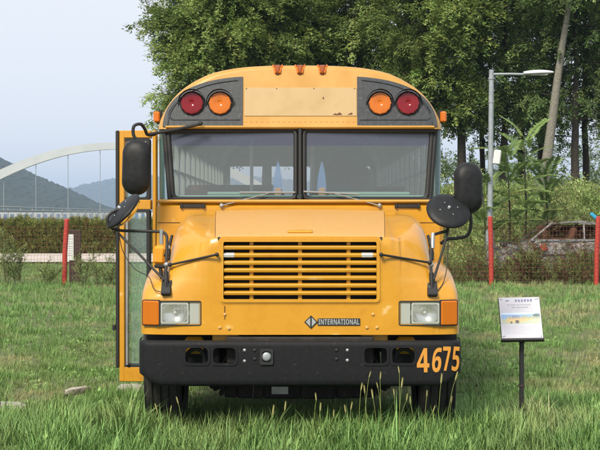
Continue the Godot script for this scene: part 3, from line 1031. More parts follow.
func bus_headlights() -> void:
	for s in [-1, 1]:
		var h := Node3D.new()
		h.name = "headlight"
		bus.add_child(h, true)
		var c := Vector3(0.894 * s, 0.867, -0.112)
		var b := MB.new()
		ring(b, rrect(0.316, 0.186, 0.014, 3), rrect(0.300, 0.170, 0.010, 3), Transform3D(Basis.IDENTITY, c), 0.014)
		obj("bezel", b, M.rubber, h)
		b = MB.new()
		b.bx(c + Vector3(0, 0, -0.075), Vector3(0.30, 0.17, 0.012), 0.002)
		for q in [[0, 0.082, 0.3, 0.006], [0, -0.082, 0.3, 0.006]]: b.bx(c + Vector3(q[0], q[1], -0.035), Vector3(q[2], q[3], 0.075), 0.001)
		for q in [-0.147, 0.147]: b.bx(c + Vector3(q, 0, -0.035), Vector3(0.006, 0.166, 0.075), 0.001)
		b.bx(c + Vector3(-0.106 * s, 0, -0.004), Vector3(0.075, 0.158, 0.012), 0.003)
		obj("housing", b, M.bezel, h)
		# rectangular sealed beam with a bowl
		var lc := c + Vector3(0.042 * s, 0, 0.0)
		b = MB.new()
		ring(b, rrect(0.21, 0.156, 0.012, 3), rrect(0.186, 0.132, 0.02, 3), Transform3D(Basis.IDENTITY, lc), 0.008)
		obj("lamp_rim", b, M.bezel, h)
		b = MB.new()
		var prof := []
		for k in 8:
			var r := k / 7.0
			prof.append(Vector2(0.006 + 0.104 * r, 0.062 * r * r - 0.062))
		b.lathe(Transform3D(Basis(Vector3.RIGHT, PI / 2).scaled_local(Vector3(1, 1, 0.78)), lc), prof, 24, false, true)
		obj("reflector", b, M.reflector, h)
		b = MB.new()
		b.ball(lc + Vector3(0, 0, -0.04), Vector3(0.015, 0.015, 0.022), 10, 8)
		obj("bulb", b, M.tape, h)
		b = MB.new()
		b.prism(rrect(0.188, 0.134, 0.022, 4), Transform3D(Basis.IDENTITY, lc + Vector3(0, 0, 0.006)), 0.007, 0.002)
		for k in 7: b.bx(lc + Vector3(-0.078 + 0.026 * k, 0, 0.013), Vector3(0.007, 0.118, 0.003), 0.001)
		obj("lens", b, M.lamp_glass, h)
		# turn signal at the corner
		var t := Node3D.new()
		t.name = "turn_signal"
		bus.add_child(t, true)
		b = MB.new()
		var yaw: float = 0.33 * s
		var xf := Transform3D(Basis(Vector3.UP, yaw), Vector3(1.108 * s, 0.868, -0.142))
		b.prism(rrect(0.132, 0.182, 0.012, 3), xf, 0.030, 0.006)
		for k in 13: b.box(xf * Transform3D(Basis.IDENTITY, Vector3(-0.054 + 0.009 * k, 0, 0.030)), Vector3(0.005, 0.165, 0.003), 0.0012)
		obj("lens", b, M.amber_lens, t)
		b = MB.new()
		ring(b, rrect(0.146, 0.196, 0.016, 3), rrect(0.133, 0.183, 0.012, 3), xf, 0.022)
		obj("trim", b, M.rubber, t)

func bus_bumper() -> void:
	var bp := Node3D.new()
	bp.name = "bumper"
	bus.add_child(bp, true)
	var xs := [-1.207, -1.206, -1.202, -1.192, -1.175, -1.15, -1.12, -1.08, -1.03, -0.97, -0.91, -0.853, -0.675, -0.65, -0.47, -0.35, -0.2, 0.0, 0.2, 0.35, 0.47, 0.65, 0.675, 0.853, 0.91, 0.97, 1.03, 1.08, 1.12, 1.15, 1.175, 1.192, 1.202, 1.206, 1.207]
	var back := {1.207: -0.30, 1.206: -0.2, 1.202: -0.12, 1.192: -0.07, 1.175: -0.038, 1.15: -0.018, 1.12: -0.008, 1.08: -0.003}
	var prof := [[0.660, -0.14], [0.668, -0.06], [0.668, -0.030], [0.662, -0.014], [0.650, -0.004], [0.625, 0.0], [0.497, 0.0], [0.44, 0.0], [0.38, -0.001], [0.352, -0.006], [0.338, -0.018], [0.333, -0.04], [0.333, -0.14]]
	var P := []
	for q in prof:
		var row := []
		for x in xs:
			var y: float = q[0]
			var low := clampf((0.60 - y) / 0.27, 0.0, 1.0)
			y += 0.085 * low * pow(sstep(1.02, 1.21, absf(x)), 1.3)
			row.append(Vector3(x, y, q[1] + back.get(absf(x), 0.0)))
		P.append(row)
	var skip := {}
	for i in [5]:
		for j in xs.size() - 1:
			var mx: float = absf(xs[j] + xs[j + 1]) * 0.5
			if (mx > 0.47 and mx < 0.65) or (mx > 0.675 and mx < 0.853): skip[Vector2i(i, j)] = true
	var b := MB.new()
	b.sheet(P, Vector3(0, 0, 1), skip)
	obj("beam", b, M.bumper_black, bp)
	for cx in [-0.764, -0.56, 0.56, 0.764]:
		b = MB.new()
		ring(b, rrect(0.200, 0.150, 0.035, 5), rrect(0.166, 0.114, 0.030, 5), Transform3D(Basis.IDENTITY, Vector3(cx, 0.561, -0.02)), 0.026)
		obj("hole_lip", b, M.bumper_black, bp)
	for q in [[-0.41, 0.60], [-0.41, 0.52], [0.35, 0.60], [0.35, 0.525], [-0.335, 0.60], [-0.335, 0.535], [0.27, 0.60], [0.27, 0.535]]:
		b = MB.new()
		b.lathe(Transform3D(Basis(Vector3.RIGHT, PI / 2), Vector3(q[0], q[1], -0.001)), [Vector2(0.013, 0), Vector2(0.013, 0.004), Vector2(0.008, 0.008), Vector2(0, 0.009)], 10)
		obj("bolt", b, M.steel if absf(q[0]) > 0.345 else M.rubber, bp)
	# small work lamp
	var wl := Node3D.new()
	wl.name = "work_lamp"
	bus.add_child(wl, true)
	b = MB.new()
	ring(b, rrect(0.098, 0.118, 0.012, 3), rrect(0.066, 0.080, 0.02, 3), Transform3D(Basis.IDENTITY, Vector3(-0.247, 0.553, 0.001)), 0.014)
	obj("mount", b, M.plate_black, wl)
	b = MB.new()
	b.lathe(Transform3D(Basis(Vector3.RIGHT, PI / 2), Vector3(-0.247, 0.553, 0.003)), [Vector2(0.034, 0), Vector2(0.032, 0.007), Vector2(0.018, 0.011), Vector2(0, 0.012)], 20)
	obj("lens", b, M.galvanised, wl)
	# painted number
	var nb := Node3D.new()
	nb.name = "painted_number"
	bus.add_child(nb, true)
	var k := 0
	for q in [["4", 0.908, 0.522, 0.02, 0.70], ["6", 1.010, 0.524, -0.10, 0.56], ["7", 1.084, 0.534, -0.02, 0.46], ["5", 1.153, 0.534, -0.08, 0.49]]:
		var o := obm("digit", text_mesh(q[0], 0.178, 0.003, M.number_paint, 700), null, nb, Vector3(q[1], q[2], [0.0020, 0.0020, 0.0, -0.0085][k]))
		o.basis = Basis(Vector3.UP, [0.0, 0.0, 0.08, 0.30][k]) * Basis(Vector3.BACK, q[3]) * Basis.from_scale(Vector3(q[4], 1.0, 1.0))
		k += 1

func wheel(x: float, z: float, s: float) -> void:
	var w := Node3D.new()
	w.name = "wheel"
	bus.add_child(w, true)
	w.position = Vector3(x, 0.385, z)
	var xf := Transform3D(Basis(Vector3.BACK, -PI / 2.0 * s), Vector3.ZERO)   # local y points outwards
	var b := MB.new()
	var prof := [Vector2(0.29, -0.12), Vector2(0.40, -0.145), Vector2(0.47, -0.135), Vector2(0.495, -0.115)]
	for k in 4:
		var y0 := -0.115 + k * 0.0625
		prof.append_array([Vector2(0.503, y0 + 0.003), Vector2(0.505, y0 + 0.026), Vector2(0.503, y0 + 0.047), Vector2(0.488, y0 + 0.049), Vector2(0.488, y0 + 0.0605)])
	prof.append_array([Vector2(0.495, 0.130), Vector2(0.47, 0.14), Vector2(0.40, 0.148), Vector2(0.29, 0.12)])
	b.lathe(xf, prof, 40, true)
	obj("tyre", b, M.tyre, w)
	b = MB.new()
	b.lathe(xf, [Vector2(0.30, 0.115), Vector2(0.285, 0.125), Vector2(0.265, 0.09), Vector2(0.20, 0.05), Vector2(0.17, 0.055), Vector2(0.10, 0.07), Vector2(0.09, 0.15), Vector2(0.06, 0.165), Vector2(0, 0.168)], 28)
	obj("rim", b, M.chassis, w)
	for k in 10:
		var an := TAU * k / 10.0
		b = MB.new()
		b.lathe(xf * Transform3D(Basis.IDENTITY, Vector3(cos(an) * 0.145, 0.05, sin(an) * 0.145)), [Vector2(0.019, 0), Vector2(0.019, 0.03), Vector2(0.011, 0.036), Vector2(0.011, 0.052), Vector2(0, 0.053)], 6, true)
		obj("wheel_nut", b, M.chassis, w)

func bus_chassis() -> void:
	for s in [-1.0, 1.0]:
		wheel(1.063 * s, -0.88, s)
		wheel(1.063 * s, -7.9, s)
		var b := MB.new()
		b.bx(Vector3(0.43 * s, 0.60, -5.4), Vector3(0.08, 0.24, 10.4), 0.008)
		obj("frame_rail", b, M.chassis, bus)
		b = MB.new()
		for k in 4: b.tube(smooth_line([Vector3(0.5 * s, 0.40 + 0.03 * k, -0.3 - 0.05 * k), Vector3(0.5 * s, 0.30 + 0.028 * k, -0.88), Vector3(0.5 * s, 0.42 + 0.03 * k, -1.5 + 0.05 * k)], 6), 0.016, 6)
		obj("leaf_spring", b, M.chassis, bus)
		b = MB.new()
		b.bx(Vector3(0.50 * s, 0.36, -0.74), Vector3(0.1, 0.16, 0.12), 0.01)
		b.tube([Vector3(0.62 * s, 0.3, -0.82), Vector3(0.58 * s, 0.75, -0.8)], 0.032, 10)
		obj("shock_absorber", b, M.chassis, bus)
		b = MB.new()
		b.bx(Vector3(0.56 * s, 0.695, -0.20), Vector3(0.20, 0.10, 0.05), 0.01)
		obj("hood_bracket", b, M.yellow_paint, bus)
		b = MB.new()
		b.bx(Vector3(0.80 * s, 0.615, -0.26), Vector3(0.14, 0.13, 0.10), 0.02)
		obj("hood_hinge", b, M.yellow_paint, bus)
		b = MB.new()
		b.tube(smooth_line([Vector3(0.86 * s, 0.48, -0.12), Vector3(0.83 * s, 0.575, -0.10), Vector3(0.77 * s, 0.60, -0.10), Vector3(0.72 * s, 0.56, -0.10), Vector3(0.71 * s, 0.44, -0.12)], 5), 0.016, 8)
		obj("air_hose", b, M.rubber, bus)
		b = MB.new()
		b.tube(smooth_line([Vector3(0.50 * s, 0.66, -0.16), Vector3(0.53 * s, 0.58, -0.12), Vector3(0.56 * s, 0.52, -0.14), Vector3(0.62 * s, 0.44, -0.18)], 5), 0.009, 8)
		obj("wiring", b, M.rubber, bus)
	var b := MB.new()
	var ax := smooth_line([Vector3(-0.95, 0.385, -0.88), Vector3(-0.80, 0.36, -0.88), Vector3(-0.66, 0.25, -0.86), Vector3(-0.5, 0.195, -0.86), Vector3(0.5, 0.195, -0.86), Vector3(0.66, 0.25, -0.86), Vector3(0.80, 0.36, -0.88), Vector3(0.95, 0.385, -0.88)], 4)
	for i in ax.size() - 1: b.bar(ax[i], ax[i + 1], 0.09, 0.11, 0.012)
	obj("front_axle", b, M.chassis, bus)
	b = MB.new()
	b.tube([Vector3(-0.88, 0.27, -0.70), Vector3(0.88, 0.27, -0.70)], 0.02, 8)
	obj("tie_rod", b, M.chassis, bus)
	b = MB.new()
	b.bx(Vector3(0, 0.59, -0.14), Vector3(1.1, 0.20, 0.08), 0.01)
	obj("crossmember", b, M.chassis, bus)
	b = MB.new()
	b.bx(Vector3(0, 0.34, -1.15), Vector3(0.42, 0.34, 0.5), 0.05)
	obj("oil_sump", b, M.chassis, bus)
	b = MB.new()
	b.bx(Vector3(-0.16, 0.205, -0.795), Vector3(0.135, 0.062, 0.006), 0.002)
	obj("tag_plate", b, M.steel, bus)
	b = MB.new()
	b.tube(smooth_line([Vector3(-0.36, 0.36, -0.28), Vector3(-0.352, 0.28, -0.27), Vector3(-0.365, 0.18, -0.26), Vector3(-0.40, 0.08, -0.25), Vector3(-0.42, -0.02, -0.22)], 4), 0.004, 6)
	obj("hanging_wire", b, M.chassis, bus)
	b = MB.new()
	b.bx(Vector3(0, 0.50, -6.5), Vector3(0.5, 0.2, 7.0), 0.03)
	b.tube([Vector3(-0.75, 0.42, -3.0), Vector3(-0.75, 0.42, -5.5)], 0.25, 16)
	obj("fuel_tank", b, M.chassis, bus)
	b = MB.new()
	b.tube([Vector3(-0.95, 0.385, -7.9), Vector3(0.95, 0.385, -7.9)], 0.09, 10)
	obj("rear_axle", b, M.chassis, bus)
	# engine block and firewall keep the light out from behind the grille
	b = MB.new()
	b.bx(Vector3(0, 0.95, -0.95), Vector3(0.8, 0.6, 1.0), 0.05)
	obj("engine", b, M.chassis, bus)

const ROOF := [Vector3(0, 2.887, 0), Vector3(0.27, 2.884, 0), Vector3(0.53, 2.866, 0), Vector3(0.75, 2.822, 0), Vector3(0.90, 2.755, 0), Vector3(1.02, 2.675, 0), Vector3(1.11, 2.583, 0), Vector3(1.175, 2.48, 0), Vector3(1.212, 2.395, 0), Vector3(1.226, 2.32, 0)]

func roof_line(per := 4) -> Array:
	var h := smooth_line(ROOF, per)
	var o := []
	for i in range(h.size() - 1, 0, -1): o.append(Vector3(-h[i].x, h[i].y, 0))
	o.append_array(h)
	return o

func bus_body() -> void:
	var b := MB.new()
	# cowl under the windscreen
	b.bx(Vector3(0, 1.14, -1.61), Vector3(2.44, 1.13, 0.10), 0.035)
	obj("cowl", b, M.yellow_paint, bus)
	b = MB.new()
	b.bx(Vector3(0, 1.716, -1.585), Vector3(2.43, 0.03, 0.09), 0.012)
	obj("cowl_ledge", b, M.roof_paint, bus)
	for s in [-1, 1]:
		b = MB.new()
		b.bx(Vector3(0.91 * s, 1.675, -1.553), Vector3(0.205, 0.030, 0.022), 0.004)
		for q in [-1, 1]: b.bx(Vector3(0.91 * s + q * 0.095, 1.675, -1.548), Vector3(0.024, 0.038, 0.028), 0.005)
		obj("cowl_handle", b, M.rubber, bus)
		b = MB.new()
		b.bx(Vector3(1.03 * s, 1.535, -1.5585), Vector3(0.36, 0.006, 0.004), 0.001)
		obj("cowl_seam", b, M.rust, bus)
	# roof skin and ceiling
	var line := roof_line()
	for q in [[0.0, "roof", M.roof_paint, 1.0], [0.05, "ceiling", M.ceiling_white, -1.0]]:
		var P := []
		for z in [-2.1, -4.0, -6.0, -8.0, -10.0, -11.45]:
			var row := []
			for p in line: row.append(Vector3(p.x * (1.0 - q[0] / 1.22), p.y - q[0], z))
			P.append(row)
		b = MB.new()
		b.sheet(P, Vector3(0, q[3], 0))
		obj(q[1], b, q[2], bus)
	for z in [-3.5, -5.5, -7.5, -9.5]:
		b = MB.new()
		var pts := []
		for p in line: pts.append(Vector3(p.x * 0.955, p.y - 0.055, z))
		b.tube(pts, 0.014, 6, false)
		obj("ceiling_rib", b, M.ceiling_white, bus)
	for s in [-1.0, 1.0]:
		var z1 := -2.66 if s < 0 else -1.70
		b = MB.new()
		b.bx(Vector3(1.205 * s, 1.12, (z1 - 11.45) * 0.5), Vector3(0.042, 1.26, z1 + 11.45), 0.006)
		obj("side_wall", b, M.yellow_paint, bus)
		b = MB.new()
		b.bx(Vector3(1.181 * s, 1.35, (z1 - 11.4) * 0.5 - 0.05), Vector3(0.006, 0.78, z1 + 11.3), 0.001)
		obj("side_lining", b, M.cabin_wall, bus)
		for y in [0.75, 1.15, 1.62]:
			b = MB.new()
			b.bx(Vector3(1.230 * s, y, (z1 - 11.45) * 0.5), Vector3(0.012, 0.05, z1 + 11.4), 0.004)
			obj("rub_rail", b, M.rubber, bus)
		b = MB.new()
		b.bx(Vector3(1.203 * s, 2.335, -6.7), Vector3(0.04, 0.09, 9.5), 0.006)
		obj("window_header", b, M.yellow_paint, bus)
		var k := 0
		var z := -1.98 if s > 0 else -2.68
		while z > -11.5:
			b = MB.new()
			b.bx(Vector3(1.2 * s, 2.02, z), Vector3(0.044, 0.56, 0.075), 0.006)
			var po := obj("window_pillar", b, M.cabin_wall, bus)
			if z > -11.0:
				b = MB.new()
				b.quad(Vector3(1.205 * s, 1.75, z - 0.03), Vector3(1.205 * s, 1.75, z - 0.70), Vector3(1.205 * s, 2.29, z - 0.70), Vector3(1.205 * s, 2.29, z - 0.03), Vector3(s, 0, 0))
				obj("side_window", b, M.side_glass, bus)
				b = MB.new()
				b.bx(Vector3(1.2 * s, 2.02, z - 0.365), Vector3(0.025, 0.028, 0.66), 0.004)
				obj("window_sash", b, M.steel, bus)
			z -= 0.725
	# rear wall with its windows
	b = MB.new()
	b.bx(Vector3(0, 1.2, -11.47), Vector3(2.40, 1.30, 0.05), 0.01)
	for s in [-1, 1]:
		b.bx(Vector3(1.14 * s, 2.1, -11.47), Vector3(0.12, 0.50, 0.05), 0.006)
		b.bx(Vector3(0.50 * s, 2.1, -11.47), Vector3(0.12, 0.50, 0.05), 0.006)
	obj("rear_wall", b, M.cabin_wall, bus)
	b = MB.new()
	var rp := PackedVector2Array()
	for p in line: rp.append(Vector2(p.x * 0.97, maxf(p.y - 0.04, 2.35)))
	b.prism(rp, Transform3D(Basis.IDENTITY, Vector3(0, 0, -11.49)), 0.04)
	obj("rear_header", b, M.cabin_wall, bus)
	for q in [[-0.82, 0.52], [0.0, 0.88], [0.82, 0.52]]:
		b = MB.new()
		b.quad(Vector3(q[0] - q[1] * 0.5, 1.85, -11.47), Vector3(q[0] + q[1] * 0.5, 1.85, -11.47), Vector3(q[0] + q[1] * 0.5, 2.35, -11.47), Vector3(q[0] - q[1] * 0.5, 2.35, -11.47), Vector3.BACK)
		obj("rear_window", b, M.side_glass, bus)
	b = MB.new()
	b.bx(Vector3(0, 0.80, -6.6), Vector3(2.38, 0.06, 9.7), 0.005)
	obj("floor", b, M.cabin_floor, bus)
	# step well inside the door
	b = MB.new()
	b.bx(Vector3(-1.0, 0.25, -2.2), Vector3(0.42, 0.04, 0.86), 0.005)
	b.bx(Vector3(-0.9, 0.52, -2.2), Vector3(0.28, 0.04, 0.86), 0.005)
	b.bx(Vector3(-0.77, 0.52, -2.2), Vector3(0.03, 0.58, 0.86), 0.005)
	b.bx(Vector3(-1.0, 0.55, -1.76), Vector3(0.44, 0.62, 0.03), 0.005)
	b.bx(Vector3(-1.0, 0.55, -2.64), Vector3(0.44, 0.62, 0.03), 0.005)
	obj("step_well", b, M.chassis, bus)

func zf(y: float) -> float:
	return -1.655 - (y - 2.34) * 0.20

func bus_roof_cap() -> void:
	var line := roof_line()
	var P := []
	for q in [[1.0, -2.2, true], [1.0, -0.16, false], [0.996, -0.10, false], [0.986, -0.05, false], [0.968, -0.016, false], [0.945, -0.002, false], [0.92, 0.0, false], [0.6, 0.0, false], [0.01, 0.0, false]]:
		var row := []
		for p in line:
			var y: float = 2.335 + (p.y - 2.32) * q[0]
			row.append(Vector3(p.x * q[0], y, q[1] if q[2] else zf(y) + q[1]))
		P.append(row)
	var b := MB.new()
	b.sheet(P, Vector3(0, 0.4, 1))
	obj("roof_cap", b, M.roof_paint, bus)
	# brow ledge over the windscreen with a row of rivets
	var tilt := Basis(Vector3.RIGHT, -0.197)
	var face := Transform3D(tilt, Vector3(0, 2.34, -1.655))
	b = MB.new()
	b.box(Transform3D(Basis.IDENTITY, Vector3(0, 2.352, -1.655)), Vector3(2.30, 0.022, 0.05), 0.008)
	var brow := obj("brow", b, M.roof_paint, bus)
	b = MB.new()
	for k in 47: b.lathe(face * Transform3D(Basis(Vector3.RIGHT, PI / 2), Vector3(-1.06 + k * 0.046, 0.060, 0.0)), [Vector2(0.007, 0), Vector2(0.005, 0.003), Vector2(0, 0.004)], 6)
	obj("rivets", b, M.roof_paint, brow)
	# the cream board in the middle
	b = MB.new()
	b.prism(rrect(0.965, 0.252, 0.004, 1), face * Transform3D(Basis.IDENTITY, Vector3(0.005, 0.235, 0.0)), 0.006, 0.002)
	var board := obj("destination_board", b, M.cream_board, bus)
	b = MB.new()
	for q in [[0.30, 0.125, 0.020, 0.008], [0.335, 0.128, 0.028, 0.012], [0.425, 0.126, 0.018, 0.007], [0.44, 0.131, 0.012, 0.010], [0.20, 0.27, 0.008, 0.012]]:
		b.prism(PackedVector2Array([Vector2(-q[2], -q[3]), Vector2(q[2], -q[3] * 0.8), Vector2(q[2] * 0.6, q[3] * 0.4), Vector2(0.1 * q[2], q[3]), Vector2(-q[2] * 0.5, q[3] * 0.1)]), face * Transform3D(Basis.IDENTITY, Vector3(q[0], q[1], 0.006)), 0.0012)
	obj("rust_chips", b, M.rust, board)
	b = MB.new()
	for x in [-0.46, -0.2, 0.12, 0.47]: b.lathe(face * Transform3D(Basis(Vector3.RIGHT, PI / 2), Vector3(x, 0.352, 0.006)), [Vector2(0.006, 0), Vector2(0.004, 0.003), Vector2(0, 0.004)], 6)
	obj("screws", b, M.rust, board)
	# black panels carrying the warning lamps
	for s in [-1, 1]:
		var poly := []
		for q in [[245, 77.5], [232, 78.5], [214, 81.5], [198, 86.5], [186, 93], [177, 101], [171, 110], [168, 119], [167, 127]]:
			poly.append(Vector3((q[0] - 301.0) / 114.0, (1.6 + (213.0 - q[1]) / 114.0 - 2.34) / 0.98, 0))
		var pl := smooth_line(poly, 3)
		var pp := PackedVector2Array()
		for p in pl: pp.append(Vector2(-p.x * s, p.y))
		pp.append(Vector2(0.49 * s, 0.018))
		b = MB.new()
		b.prism(pp, face, 0.009, 0.0)
		var pan := obj("lamp_panel", b, M.black_panel, bus)
		# raised bead that follows the panel's outline
		b = MB.new()
		var bead := []
		for p in pl.slice(2):
			bead.append(face * Vector3((-p.x * 0.972 - 0.012) * s, 0.032 + (p.y - 0.02) * 0.91, 0.010))
		b.tube(bead, 0.007, 6)
		b.tube([face * Vector3(0.51 * s, 0.075, 0.010), face * Vector3(1.09 * s, 0.075, 0.010)], 0.006, 6)
		b.tube(smooth_line([face * Vector3(1.09 * s, 0.075, 0.010), face * Vector3(1.125 * s, 0.12, 0.010), face * Vector3(1.09 * s, 0.20, 0.010), face * Vector3(1.02 * s, 0.28, 0.010)], 4), 0.006, 6)
		obj("bead", b, M.black_panel, pan)
		for k in 2:
			var x: float = [0.685, 0.925][k] * s
			var lamp := Node3D.new()
			lamp.name = "warning_lamp"
			lamp.set_meta("label", "round amber warning lamp" if k == 0 else "round red warning lamp")
			bus.add_child(lamp, true)
			var c := face * Vector3(x, 0.218, 0.008)
			var lx := Transform3D(Basis(Vector3.RIGHT, PI / 2 - 0.06), c)
			b = MB.new()
			b.lathe(lx, [Vector2(0.106, 0), Vector2(0.104, 0.022), Vector2(0.093, 0.026), Vector2(0.090, 0.020)], 32)
			obj("rim", b, M.rubber, lamp)
			b = MB.new()
			b.lathe(lx, [Vector2(0.094, 0.014), Vector2(0.093, 0.030), Vector2(0.087, 0.040), Vector2(0.078, 0.030), Vector2(0.068, 0.044), Vector2(0.062, 0.034), Vector2(0.05, 0.050), Vector2(0.044, 0.038), Vector2(0.03, 0.054), Vector2(0.022, 0.042), Vector2(0, 0.046)], 32)
			obj("lens", b, M.amber_lens if k == 0 else M.red_lens, lamp)
			b = MB.new()
			for a in 12: b.lathe(lx * Transform3D(Basis.IDENTITY, Vector3(cos(a * TAU / 12) * 0.092, 0.034, sin(a * TAU / 12) * 0.092)), [Vector2(0.006, 0), Vector2(0.004, 0.006), Vector2(0, 0.007)], 6)
			obj("lens_studs", b, M.amber_lens if k == 0 else M.red_lens, lamp)
			b = MB.new()
			var V := []
			for i in 2:
				var row := []
				for a in 19:
					var an := PI * (-0.08 + 1.16 * a / 18.0)
					var rr := 0.116 + 0.004 * i
					var dep := (0.004 if i == 0 else 0.012 + 0.075 * pow(maxf(sin(clampf(an, 0.0, PI)), 0.0), 0.6))
					row.append(c + Vector3(cos(an) * rr, sin(an) * rr, 0) + Vector3(0, 0, dep))
				V.append(row)
			b.sheet(V, Vector3.UP)
			obj("visor", b, M.rubber, lamp)
	# marker lamps along the roof edge
	for px in [279.0, 301.0, 323.0]:
		var p := at(px, 71.5, -1.77)
		var ml := Node3D.new()
		ml.name = "marker_lamp"
		bus.add_child(ml, true)
		var xf := Transform3D(Basis(Vector3.RIGHT, -0.55), Vector3(p.x, p.y - 0.0, -1.79))
		b = MB.new()
		b.prism(PackedVector2Array([Vector2(-0.040, 0.05), Vector2(-0.013, -0.052), Vector2(0.013, -0.052), Vector2(0.040, 0.05)]), xf, 0.035, 0.008)
		obj("housing", b, M.rust, ml)
		b = MB.new()
		b.prism(PackedVector2Array([Vector2(-0.028, 0.040), Vector2(-0.010, -0.045), Vector2(0.010, -0.045), Vector2(0.028, 0.040)]), xf * Transform3D(Basis.IDENTITY, Vector3(0, 0, 0.02)), 0.030, 0.010)
		obj("lens", b, M.marker_core, ml)
		b = MB.new()
		for s in [-1, 1]: b.box(xf * Transform3D(Basis(Vector3.BACK, -0.26 * s), Vector3(0.029 * s, 0.0, 0.022)), Vector3(0.013, 0.092, 0.044), 0.004)
		obj("guard", b, M.amber_lens, ml)
	# amber side markers on both roof corners
	for s in [-1, 1]:
		b = MB.new()
		b.bx(Vector3(1.245 * s, 2.452, -1.86), Vector3(0.055, 0.095, 0.06), 0.012)
		var sl := obj("side_marker", b, M.amber_lens, bus)
		b = MB.new()
		b.bx(Vector3(1.225 * s, 2.452, -1.88), Vector3(0.05, 0.115, 0.06), 0.006)
		obj("socket", b, M.rubber, sl)

func bus_windscreen() -> void:
	# two flat panes meeting at the centre post
	var yb := 1.735; var yt := 2.335
	var zb := -1.60; var zt := -1.685
	for s in [-1, 1]:
		var a := Vector3(0.035 * s, yb, zb); var d := Vector3(1.085 * s, yb, zb - 0.05)
		var e := Vector3(1.135 * s, yt, zt - 0.04); var f := Vector3(0.035 * s, yt, zt)
		var am := f.lerp(a, 0.235); var em := e.lerp(d, 0.235)
		var nn := (d - a).cross(f - a).normalized()
		if nn.z < 0: nn = -nn
		var b := MB.new()
		b.quad(a, d, em, am, nn)
		var pane := obj("windscreen_pane", b, M.windscreen, bus)
		b = MB.new()
		b.quad(am, em, e, f, nn)
		obj("tint_band", b, M.windscreen_tint, pane)
		b = MB.new()
		var loop := []
		var pts := [a, d, e, f]
		for i in 4:
			var p0: Vector3 = pts[i]; var pm: Vector3 = pts[(i + 3) % 4]; var pn: Vector3 = pts[(i + 1) % 4]
			loop.append(p0 + (pm - p0).normalized() * 0.05)
			loop.append(p0 + ((pm - p0).normalized() + (pn - p0).normalized()) * 0.012)
			loop.append(p0 + (pn - p0).normalized() * 0.05)
		b.tube(loop, 0.022, 8, false, true)
		obj("gasket", b, M.rubber, pane)
		# post at the corner and the small quarter glass that turns the corner
		b = MB.new()
		b.tube([Vector3(1.108 * s, 1.70, -1.66), Vector3(1.165 * s, 2.35, -1.735)], 0.024, 8)
		b.tube([Vector3(1.205 * s, 1.70, -1.93), Vector3(1.205 * s, 2.36, -1.93)], 0.022, 8)
		obj("corner_post", b, M.rubber, bus)
		b = MB.new()
		var Q := []
		for k in 6:
			var t := k / 5.0
			var lo := Vector3(1.11 * s, 1.735, -1.67).lerp(Vector3(1.205 * s, 1.735, -1.92), t) + Vector3(0.05 * s, 0, 0.02) * sin(t * PI)
			var hi := Vector3(1.165 * s, 2.335, -1.74).lerp(Vector3(1.208 * s, 2.335, -1.92), t) + Vector3(0.035 * s, 0, 0.02) * sin(t * PI)
			Q.append([lo, hi])
		b.sheet(Q, Vector3(s, 0, 0.5))
		obj("quarter_window", b, M.side_glass, bus)
		b = MB.new()
		b.bx(Vector3(1.175 * s, 1.70, -1.80), Vector3(0.07, 0.07, 0.30), 0.012)
		obj("quarter_sill", b, M.yellow_paint, bus)
	var b := MB.new()
	b.bar(Vector3(0, 1.72, -1.585), Vector3(0, 2.345, -1.672), 0.062, 0.03, 0.008)
	obj("centre_post", b, M.rubber, bus)
	b = MB.new()
	b.bx(Vector3(0, 2.322, -1.70), Vector3(2.34, 0.034, 0.06), 0.01)
	obj("header_rubber", b, M.rubber, bus)
	b = MB.new()
	b.bx(Vector3(0, 1.738, -1.628), Vector3(2.22, 0.022, 0.05), 0.008)
	obj("sill_rubber", b, M.rubber, bus)
	# wipers
	for q in [[Vector3(-0.665, 1.68, -1.54), Vector3(-0.27, 1.785, -1.575), Vector3(-0.515, 1.793, -1.583), Vector3(-0.04, 1.793, -1.578)], [Vector3(0.675, 1.68, -1.54), Vector3(0.27, 1.79, -1.575), Vector3(0.50, 1.778, -1.583), Vector3(0.03, 1.80, -1.578)]]:
		var w := Node3D.new()
		w.name = "wiper"
		bus.add_child(w, true)
		b = MB.new()
		b.bar(q[0], q[0].lerp(q[1], 0.5), 0.016, 0.010)
		b.bar(q[0].lerp(q[1], 0.48), q[1], 0.011, 0.008)
		b.lathe(Transform3D(Basis(Vector3.RIGHT, PI / 2), q[0] + Vector3(0, 0, -0.02)), [Vector2(0.02, 0), Vector2(0.018, 0.022), Vector2(0, 0.026)], 12)
		obj("wiper_arm", b, M.wiper_grey, w)
		b = MB.new()
		b.bar(q[2], q[3], 0.010, 0.014, 0.002)
		obj("wiper_blade", b, M.wiper_grey, w)
		b = MB.new()
		b.bar(q[2] + Vector3(0, -0.004, -0.010), q[3] + Vector3(0, -0.004, -0.010), 0.006, 0.012, 0.001)
		obj("wiper_rubber", b, M.rubber, w)
	# washer nozzle stalk
	b = MB.new()
	b.tube([Vector3(-0.30, 1.70, -1.56), Vector3(-0.30, 1.752, -1.563)], 0.004, 6)
	obj("washer_nozzle", b, M.rubber, bus)

